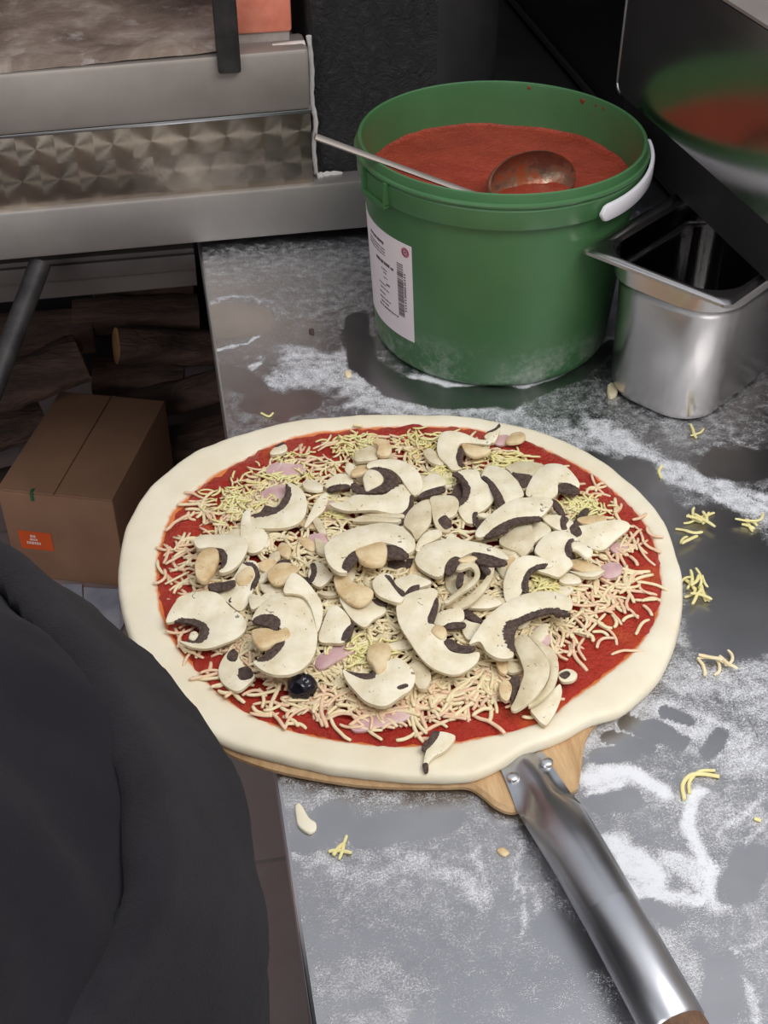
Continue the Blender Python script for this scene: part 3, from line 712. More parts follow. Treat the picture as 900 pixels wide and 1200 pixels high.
for row, (v, s0, s1, h) in enumerate(((.013, .046, .08, .0036), (.021, .044, .084, .0013), (.0245, .044, .086, .0013), (.028, .044, .086, .0013), (.0365, .036, .066, .0042), (.0375, .029, .034, .0032),
     (.046, .042, .054, .0016), (.050, .043, .050, .0014), (.056, .042, .050, .0014), (.0625, .038, .045, .0026), (.066, .046, .062, .0014), (.071, .040, .060, .0016), (.078, .048, .062, .0014),
     (.084, .038, .062, .0018), (.089, .042, .060, .0018), (.094, .024, .064, .0022))):
    s = s0
    while s < s1:
        w = rs.uniform(.0012, .0034) * (1.3 if h > .003 else 1); lp(bm, s, min(s1, s + w), v, v + h * rs.uniform(.75, 1)); s += w + rs.choice((.0005, .0006, .0014))
bm_obj('print', bm, M['ink'], lab, smooth=False)
def roundel(ro, ri, m, cs=.0088, cv=.0095):
    bm = bmesh.new(); r = wall_r(zt - cv); N = 28; R = []
    for i in range(N):
        a = 2 * PI * i / N
        q = lambda rr, d: Vector(cyl(a_r - (cs + rr * math.cos(a)) / r, wall_r(zt - cv + rr * math.sin(a)) + d, zt - cv + rr * math.sin(a)))
        R.append([q(ro, .0009), q(ri, .0009), q(ri, .0005), q(ro, .0005)])
    R.append(R[0]); loft(bm, R, False, False); bm_obj('round_emblem', bm, m, lab, smooth=False)
roundel(.0056, .0046, M['ink_red']); roundel(.0042, .0034, M['ink_blue']); roundel(.0031, .0024, M['ink_red']); roundel(.0014, .0001, M['ink'])
# dried splashes inside the far wall
for k, (x, y, s) in enumerate(((683, 118, .0045), (699, 123, .0026), (708, 127, .0028), (620, 103, .003), (695, 133, .0016))):
    d = ray(x, y); t = 1.30
    p = CAM + d * t
    while math.hypot(p.x - BC[0], p.y - BC[1]) < .1492 and t < 1.9: t += .0005; p = CAM + d * t
    az = math.atan2(p.y - BC[1], p.x - BC[0]); bm = bmesh.new()
    n = Vector((-math.cos(az), -math.sin(az), 0)); u = Vector((-math.sin(az), math.cos(az), 0)); w = Vector((0, 0, 1))
    ring = [p + (u * math.cos(a) * s + w * math.sin(a) * s * (.8 + .3 * math.sin(3 * a + k))) for a in np.linspace(0, 2 * PI, 13)[:-1]]
    loft(bm, [ring, [p + n * .0012 + (Vector(q) - p) * .6 for q in ring]]); bm_obj('sauce_splash', bm, M['splash'], tub)
# ------------------------------------------------------------------ sauce in the tub: lumpy surface
SZ = .186
bm = bmesh.new(); NR, NA = 44, 96; rr = .1462; rs_ = []
for i in range(NR + 1):
    r = rr * i / NR
    if i == 0: rs_.append([bm.verts.new((BC[0], BC[1], TOP + SZ))]); continue
    row = []
    for j in range(NA):
        a = 2 * PI * j / NA; x, y = r * math.cos(a), r * math.sin(a)
        z = SZ + .003 * (float(fbm(np.array(x * 90), np.array(y * 90), 8)) - .5) + .004 * (float(vnoise(np.array(x * 22), np.array(y * 22), 4)) - .5) + (.0025 if i == NR else 0)
        row.append(bm.verts.new((BC[0] + x, BC[1] + y, TOP + z)))
    rs_.append(row)
low = [bm.verts.new((BC[0] + .1335 * math.cos(2 * PI * j / NA), BC[1] + .1335 * math.sin(2 * PI * j / NA), TOP + .02)) for j in range(NA)]
rs_.append(low)
for a, b in zip(rs_, rs_[1:]):
    for j in range(NA):
        k = (j + 1) % NA
        bm.faces.new((a[0], b[j], b[k]) if len(a) == 1 else (a[j], b[j], b[k], a[k]))
bm.faces.new(low)
tag(bm_obj('tomato_sauce', bm, M['bucket_sauce'], angle=60), 'chunky red tomato sauce filling the green tub', 'sauce')
# ------------------------------------------------------------------ ladle resting over the rim
pr = at(432, 183, TOP + BH + .005); pb = at(572, 234, TOP + SZ + .004)
bowl_c = at(622, 213, TOP + SZ + .013)
end = pr + (pr - pb) * .30
while project(np.array(end.x), np.array(end.y), np.array(end.z))[0] > 369: end = end + (pr - pb) * .01
ld = thing('ladle', 'steel ladle with sauce on its bowl resting over the rim of the tub', 'ladle', tuple(bowl_c - Vector((0, 0, .02))))
bm = bmesh.new(); pm = pr.lerp(pb, .55)
tube(bm, [end, end.lerp(pr, .3), pr, pm, pb, bowl_c + (pb - bowl_c).normalized() * .043], [.0062, .0060, .0056, .0056, .006, .007], 10, flat=.5); bm_obj('handle', bm, M['steel_dull'], ld)
bm = bmesh.new()                                   # oval bowl, lying tipped towards the front with its hollow facing the cook
ub = (pb - bowl_c); ub.z = 0; ub.normalize(); wb = Vector((0, 0, 1)).cross(ub).normalized()
front = ub.cross(Vector((0, 0, 1))); front = front if front.y < 0 else -front
ax_n = (front * .80 + Vector((0, 0, 1)) * .60).normalized(); vv = ax_n.cross(ub).normalized()
if vv.z < 0: vv = -vv
prof_o = [(.99, .0), (1, .004), (.97, -.004), (.86, -.013), (.66, -.021), (.38, -.026), (0.001, -.0275)]
def oval(k, d):
    return [bowl_c + ub * (.054 * k * math.cos(a)) + vv * (.031 * k * math.sin(a)) + ax_n * d for a in np.linspace(0, 2 * PI, 41)[:-1]]
rings = [oval(k, d) for k, d in prof_o[1:]]
inner = [oval(k * .965, d + .0022) for k, d in prof_o[:0:-1]]
loft(bm, inner + rings, True, True); bm_obj('bowl', bm, M['ladle'], ld, angle=60)

# ================================================================== steel pan
PL, PF = Vector((.4005, 1.0832, 0)), Vector((.503, .9459, 0))
pu = (PF - PL).normalized(); pv = Vector((-pu.y, pu.x, 0)); PS = .1713; PV = .245; PZ = .172
pc = PL + pu * (PS / 2) + pv * (PV / 2)
pan = thing('steel_pan', 'deep stainless steel pan standing on the worktop beside the green tub', 'pan', (pc.x, pc.y, TOP))
def rr_ring(hx, hy, r, z, seg=8):
    out = []
    for sx, sy_, a0 in ((1, 1, 0), (-1, 1, PI / 2), (-1, -1, PI), (1, -1, 3 * PI / 2)):
        for k in range(seg + 1):
            a = a0 + PI / 2 * k / seg
            p = pc + pu * (sx * (hx - r) + r * math.cos(a)) + pv * (sy_ * (hy - r) + r * math.sin(a)); out.append(Vector((p.x, p.y, TOP + z)))
    return out
hx, hy = PS / 2, PV / 2
bm = bmesh.new()
loft(bm, [rr_ring(hx - .036, hy - .036, .034, .0015), rr_ring(hx - .027, hy - .027, .042, .004), rr_ring(hx - .0225, hy - .0225, .046, .013), rr_ring(hx - .018, hy - .018, .048, .130), rr_ring(hx - .0165, hy - .0165, .048, .138),
          rr_ring(hx - .0135, hy - .0135, .047, .142), rr_ring(hx - .013, hy - .013, .044, .164)], True, False)
bm_obj('pan_body', bm, M['pan_steel'], pan, angle=35); bm = bmesh.new()
loft(bm, [rr_ring(hx - .038, hy - .038, .034, .0035), rr_ring(hx - .029, hy - .029, .042, .006), rr_ring(hx - .0237, hy - .0237, .046, .014), rr_ring(hx - .0192, hy - .0192, .048, .130), rr_ring(hx - .0177, hy - .0177, .048, .138),
          rr_ring(hx - .0147, hy - .0147, .047, .142), rr_ring(hx - .0142, hy - .0142, .044, .164)], True, False)
bm_obj('pan_inside', bm, M['pan_inside'], pan, angle=35)
bm = bmesh.new()
loft(bm, [rr_ring(hx - .0142, hy - .0142, .044, .164), rr_ring(hx - .012, hy - .012, .040, .1695), rr_ring(hx - .008, hy - .008, .014, PZ), rr_ring(hx - .003, hy - .003, .010, PZ), rr_ring(hx, hy, .009, PZ - .002), rr_ring(hx + .0004, hy + .0004, .009, PZ - .005), rr_ring(hx - .001, hy - .001, .009, PZ - .0055), rr_ring(hx - .004, hy - .004, .010, PZ - .0035), rr_ring(hx - .013, hy - .013, .044, .164)], False, False)
bm_obj('rolled_flange', bm, M['pan_steel'], pan, angle=35)

# ================================================================== peel
PZB = .010                                         # board thickness
OUT = [(140, 660), (150, 615), (175, 575), (215, 540), (270, 515), (330, 500), (400, 492), (475, 489), (550, 493), (610, 503), (660, 520), (705, 545), (745, 575), (775, 612), (795, 660), (800, 695),
       (795, 740), (780, 785), (757, 815), (728, 838), (692, 849), (655, 868), (618, 882), (590, 897), (562, 911), (535, 915), (480, 915), (400, 907), (330, 893), (280, 880), (240, 860), (200, 822), (165, 780), (148, 735), (139, 695)]
outw = [at(x, y, TOP + PZB + .005) for x, y in OUT]
PC = sum(outw, Vector()) / len(outw); PC = Vector((PC.x, PC.y, TOP))
peel = thing('pizza_peel', 'wooden pizza peel with a steel socket handle under the pizza', 'peel', (PC.x, PC.y, TOP))
neck = [(478, 920), (520, 920), (548, 920), (566, 930), (582, 943), (604, 949), (640, 936), (673, 924), (679, 915), (682, 895), (686, 868), (697, 848)]
left = [(420, 921), (350, 910), (300, 897), (262, 880)]
nb = [at(x, y, TOP + PZB) for x, y in neck]; lb = [at(x, y, TOP + PZB * .6) for x, y in left]
a_start, a_end = math.atan2(nb[-1].y - PC.y, nb[-1].x - PC.x), math.atan2(lb[-1].y - PC.y, lb[-1].x - PC.x)
if a_end < a_start: a_end += 2 * PI
_oa = sorted((math.atan2(p.y - PC.y, p.x - PC.x), math.hypot(p.x - PC.x, p.y - PC.y)) for p in outw)
def out_r(a): return float(np.interp((a + PI) % (2 * PI) - PI, [q[0] for q in _oa], [q[1] for q in _oa], period=2 * PI))
arc = [Vector((PC.x + out_r(a) * .955 * math.cos(a), PC.y + out_r(a) * .955 * math.sin(a), 0)) for a in np.linspace(a_start + .10, a_end - .06, 40)]
poly = [Vector((p[0], p[1], 0)) for p in spline([(p.x, p.y) for p in nb + arc + lb[::-1]], 4)]
def slab(bm, poly, z0, z1, ch=.0018, cut=None):
    from mathutils import Vector as V_
    n = len(poly); ins = []
    for i in range(n):
        t = (poly[(i + 1) % n] - poly[i - 1]); nn = V_((t.y, -t.x, 0)).normalized(); ins.append(poly[i] - nn * ch)
    if sum(poly[i].x * poly[(i + 1) % n].y - poly[(i + 1) % n].x * poly[i].y for i in range(n)) < 0: ins = [2 * p - q for p, q in zip(poly, ins)]
    z = lambda L, h: [V_((p.x, p.y, h)) for p in L]
    loft(bm, [z(ins, z0), z(poly, z0 + ch), z(poly, z1 - ch), z(ins, z1)])
bm = bmesh.new(); slab(bm, poly, TOP + .001, TOP + PZB, .003); bmesh.ops.triangulate(bm, faces=[f for f in bm.faces if len(f.verts) > 4]); bm_obj('blade', bm, M['wood'], peel, angle=40)
# socket: spread flat over the neck, closing into a round tube
s0 = at(610, 886, TOP + PZB + .004); s1 = at(786, 1190, TOP + .024)
sd = (s1 - s0); sd.z = 0; SL = sd.length + .018; sd.normalize(); sn = Vector((sd.y, -sd.x, 0))
def sec(u, w, h, zc, arch=1.0, seg=20):            # cross-section: half width w, half height h
    c = s0 + sd * u
    return [Vector((c.x, c.y, 0)) + sn * (w * math.cos(2 * PI * k / seg)) + Vector((0, 0, zc + h * math.sin(2 * PI * k / seg))) for k in range(seg)]
def plate(u, w, arch, z, seg=20):                  # open shell section: a gutter folded over the neck
    c = s0 + sd * u; out = []
    half = seg // 2
    for k in range(half + 1):
        x = -w + 2 * w * k / half; out.append(Vector((c.x, c.y, 0)) + sn * x + Vector((0, 0, z + arch * max(0, 1 - (x / (w * .62)) ** 2) )))
    for k in range(half - 1): 
        x = w - 2 * w * (k + 1) / half; out.append(Vector((c.x, c.y, 0)) + sn * x + Vector((0, 0, z - .002 + arch * .9 * max(0, 1 - (x / (w * .62)) ** 2))))
    return out
T = TOP
bm = bmesh.new()
rings = [plate(.0, .0185, .0035, T + PZB + .0024), plate(.012, .0192, .006, T + PZB + .0024), plate(.028, .0205, .009, T + PZB + .0022), plate(.042, .0222, .0125, T + PZB + .001)]
def tubeplate(u, w, h, zc, seg=20):
    c = s0 + sd * u; half = seg // 2; out = []
    for k in range(half + 1):
        a = PI - PI * k / half; out.append(Vector((c.x, c.y, 0)) + sn * (w * math.cos(a)) + Vector((0, 0, zc + h * math.sin(a))))
    for k in range(half - 1):
        a = -PI * (k + 1) / half; out.append(Vector((c.x, c.y, 0)) + sn * (w * math.cos(a)) + Vector((0, 0, zc + h * math.sin(a))))
    return out
rings += [tubeplate(.060, .0228, .0135, T + .0150), tubeplate(.078, .0222, .0160, T + .0172), tubeplate(.105, .0212, .0190, T + .0198), tubeplate(.15, .0206, .0203, T + .0208), tubeplate(SL * .6, .0205, .0205, T + .021), tubeplate(SL - .012, .0205, .0205, T + .021), tubeplate(SL - .01, .0192, .0192, T + .021)]
loft(bm, rings, False, True); sock = bm_obj('steel_socket', bm, M['steel_tube'], peel, angle=50)
for x, y in ((601, 910), (641, 893)):
    p = at(x, y, T + PZB + .004); bm = bmesh.new()
    lathe(bm, [(.0048, -.003), (.0048, .0), (.0044, .0012), (.0030, .0020), (0, .0023)], (p.x, p.y, p.z), 20); bm_obj('rivet', bm, M['steel'], sock)
hb = s0 + sd * (SL - .014); hb.z = T + .021; he = s0 + sd * (SL + .62); he.z = T + .021
bm = bmesh.new(); tube(bm, [hb, hb + sd * .004, hb + sd * .02, hb.lerp(he, .3), hb.lerp(he, .9), he - sd * .004, he], [.017, .0195, .0196, .019, .0195, .019, .012], 20); bm_obj('wooden_handle', bm, M['handle_wood'], peel)
# ================================================================== pizza
Z0 = TOP + PZB + .0002
SAU = [(185, 680), (187, 640), (205, 600), (240, 566), (290, 536), (340, 513), (400, 503), (470, 498), (540, 500), (600, 512), (640, 525), (690, 552), (735, 587), (765, 627), (776, 680), (770, 722), (748, 757), (713, 787), (672, 817), (638, 845), (590, 859), (540, 867), (470, 873), (420, 870), (360, 860), (300, 838), (260, 813), (225, 778), (200, 745), (187, 712)]
sauw = [at(x, y, Z0 + .009) for x, y in SAU]
def polar(pts):
    s = spline([(p.x, p.y) for p in pts], 8); s = np.array(s)
    a = np.arctan2(s[:, 1] - PC.y, s[:, 0] - PC.x); r = np.hypot(s[:, 0] - PC.x, s[:, 1] - PC.y)
    o = np.argsort(a); a, r = a[o], r[o]
    A = np.concatenate([a - 2 * PI, a, a + 2 * PI]); RR = np.concatenate([r, r, r])
    return lambda t: np.interp(t, A, RR)
Rf, Sf = polar(outw), polar(sauw)
NA = 240
TH = np.linspace(0, 2 * PI, NA + 1)[:-1] - PI
th2 = np.stack([np.cos(TH), np.sin(TH)], 1)
Ra = Rf(TH) + .0025 * (fbm(th2[:, 0] * 7 + 9, th2[:, 1] * 7 + 9, 41) - .5); Sa = Sf(TH)
def polar_mesh(rows):
    """rows: list of (radius array, z array); first row may be the centre"""
    verts, faces = [], []
    verts.append((PC.x, PC.y, float(rows[0][1])))
    for r, z in rows[1:]:
        for j in range(NA): verts.append((PC.x + r[j] * th2[j, 0], PC.y + r[j] * th2[j, 1], float(z[j])))
    for j in range(NA): faces.append((0, 1 + j, 1 + (j + 1) % NA))
    for i in range(len(rows) - 2):
        a, b = 1 + i * NA, 1 + (i + 1) * NA
        for j in range(NA): k = (j + 1) % NA; faces.append((a + j, b + j, b + k, a + k))
    return verts, faces
def dough_z(r, j, puff):
    return puff
rows = [(0, Z0 + .0055)]
for f in np.linspace(.1, 1, 12): rows.append((Sa * f * .985, np.full(NA, Z0 + .0055) + (.0015 if f > .95 else 0)))
rim = Ra - Sa
lump = fbm(th2[:, 0] * 5 + 3, th2[:, 1] * 5 + 3, 17)
SR = []
for u, h in ((.02, .0072), (.05, .0076), (.075, .0079), (.10, .0082), (.13, .0087), (.17, .0093), (.22, .0098), (.36, .0105), (.5, .0109), (.64, .0111), (.76, .0110), (.86, .0107), (.925, .0098), (.965, .0083), (.99, .0062), (1.0, .0040), (.992, .0018), (.97, .0004), (.85, 0)):
    r = Sa * .985 + (Ra - Sa * .985) * u
    nz = fbm(r * th2[:, 0] * 42 + 50, r * th2[:, 1] * 42 + 50, 23, 3) - .5
    rows.append((r, Z0 + h * (.86 + .28 * lump) + (.0026 * nz if h > .003 else 0)))
v, f = polar_mesh(rows)
nbot = len(v) - NA; v.append((PC.x, PC.y, Z0)); f += [(len(v) - 1, nbot + (j + 1) % NA, nbot + j) for j in range(NA)]
pz = thing('pizza', 'raw round pizza with tomato sauce and a wide pale dough rim on the wooden peel', 'pizza', (PC.x, PC.y, Z0))
cr = obj('crust', v, f, M['crust'], pz)
st_ = np.zeros(len(v)); i0 = 1 + 12 * NA; gap = .75 + .9 * fbm(th2[:, 0] * 16 + 5, th2[:, 1] * 16 + 5, 77, 3)
for i, k in enumerate((1, .95, .75, .55, .36, .18, .05)): st_[i0 + i * NA:i0 + (i + 1) * NA] = k * gap
for i in range(3): st_[i0 - (i + 1) * NA:i0 - i * NA] = 1
cr.data.attributes.new('stain', 'FLOAT', 'POINT').data.foreach_set('value', st_.astype(np.float32))
# sauce: spread with an uneven edge
edge = 1 + .030 * (fbm(th2[:, 0] * 30 + 70, th2[:, 1] * 30 + 70, 5, 3) - .5) * 2
rows = [(0, Z0 + .0085)]
for fr in np.linspace(.04, 1, 40):
    r = Sa * edge * fr
    nz = fbm(r * th2[:, 0] * 55 + 20, r * th2[:, 1] * 55 + 20, 29, 3) - .5
    z = Z0 + .0092 + .0045 * nz + (.0012 if fr > .9 else 0)
    if fr > .985: z = np.full(NA, Z0 + .0072)
    rows.append((r, z))
v, f = polar_mesh(rows); obj('tomato_sauce', v, f, M['sauce'], pz)
# ------------------------------------------------------------------ the heap of toppings: its height over the dough
SZP = Z0 + .0098
HC = at(455, 678, SZP + .01)
def heap(x, y):
    dx, dy = x - HC.x, y - HC.y
    a = math.atan2(y - PC.y, x - PC.x); q = math.hypot(x - PC.x, y - PC.y) / float(Sf(a))
    g = .017 * math.exp(-(dx * dx / .0135 + dy * dy / .0110))
    return SZP + max(0, g) * max(0, min(1, (1.02 - q) / .30))
def top_at(px, py, lvl=0.0):
    z = SZP
    for _ in range(4):
        p = at(px, py, z + lvl); z = heap(p.x, p.y)
    return at(px, py, z + lvl)
# ------------------------------------------------------------------ ham
CR = {'A': (180, 490, 4.5), 'B': (340, 490, 4.5), 'C': (500, 490, 4.5), 'D': (620, 530, 4.5), 'E': (180, 650, 4.5), 'F': (340, 650, 4.5), 'G': (500, 640, 4.5), 'H': (360, 740, 4.5), 'I': (540, 740, 5.0)}
def crop(c, pts):
    ox, oy, s = CR[c]; return [(ox + x / s, oy + y / s) for x, y in pts]
def prism(bm, pts, c, n, th, dz=0.0, ns=5, wave=0.0, ins=.0004, ph=0.0, lift=.00025, jag=0.0, side=0):
    """outline (photo pixels) taken onto the plane (c, n), given its thickness and a softened upper edge"""
    sm = spline(pts, ns)
    P = [on_plane(x, y, c + n * dz, n) for x, y in sm]
    m = sum(P, Vector()) / len(P)
    if jag: P = [m + (p - m) * (1 + jag * random.uniform(-1, 1)) for p in P]
    def w(p): return n * (wave * (math.sin((p.x - c.x) * 95 + ph) + math.sin((p.y - c.y) * 80 + ph * 1.7)))
    top = [bm.verts.new(p) for p in P]
    ft = bm.faces.new(top); ft.normal_update()
    if ft.normal.dot(n) < 0: ft.normal_flip()
    bot = [bm.verts.new(p - n * th) for p in P]; fb = bm.faces.new(bot)
    N = len(P)
    for i in range(N): bm.faces.new((top[i], bot[i], bot[(i + 1) % N], top[(i + 1) % N])).material_index = side
    r = bmesh.ops.inset_region(bm, faces=[ft], thickness=ins, depth=0, use_even_offset=True)
    for v in ft.verts: v.co += n * lift
    bmesh.ops.triangulate(bm, faces=[ft, fb])
    if wave:
        for v in bm.verts: v.co += w(v.co)
HAM = [('A', [(600, 270), (640, 240), (700, 238), (790, 250), (800, 280), (740, 310), (690, 345), (640, 350), (600, 320)], 'pink ham piece beside the crescent mushroom near the back rim'),
       ('A', [(560, 400), (600, 370), (680, 345), (710, 375), (690, 420), (640, 430), (585, 430)], 'pink ham curl tucked inside the crescent mushroom'),
       ('B', [(160, 500), (205, 440), (250, 455), (290, 500), (310, 530), (250, 540), (190, 535)], 'ham piece under the long white slab mushroom'),
       ('B', [(100, 620), (170, 615), (215, 640), (210, 670), (150, 680), (105, 655)], 'small ham piece beside the umbrella mushroom in the heap'),
       ('D', [(385, 605), (440, 588), (490, 610), (480, 650), (430, 668), (385, 655)], 'ham piece showing through the cheese near the sauce edge, beyond the cut-stem mushroom'),
       ('G', [(540, 405), (590, 395), (640, 450), (655, 500), (625, 530), (590, 510), (560, 450)], 'folded ham piece under the arched mushroom slice'),
       ('H', [(240, 480), (300, 455), (400, 425), (470, 395), (540, 430), (520, 470), (400, 500), (270, 525), (230, 505)], 'long ham piece under cheese in front of the broken umbrella mushroom'),
       ('F', [(130, 560), (200, 500), (330, 450), (360, 490), (260, 560), (160, 610)], 'ham piece under cheese behind the black olive'),
       ('C', [(350, 130), (380, 95), (430, 90), (440, 130), (390, 150)], 'ham scrap by the back rim beside the mushroom chip'),
       ('D', [(430, 490), (490, 470), (530, 500), (500, 530), (440, 520)], 'ham scrap beside the long white mushroom piece')]
for c, pts, lab in HAM:
    pts = crop(c, pts); mx, my = sum(p[0] for p in pts) / len(pts), sum(p[1] for p in pts) / len(pts)
    cc = top_at(mx, my, .0040); n = Vector((random.uniform(-.12, .12), random.uniform(-.15, .05), 1)).normalized()
    bm = bmesh.new(); prism(bm, pts, cc, n, .0022, wave=.0011, ph=random.uniform(0, 6), ins=.0006)
    tag(bm_obj('ham_piece', bm, M['ham'], angle=60), lab, 'ham', 'ham pieces under the cheese')
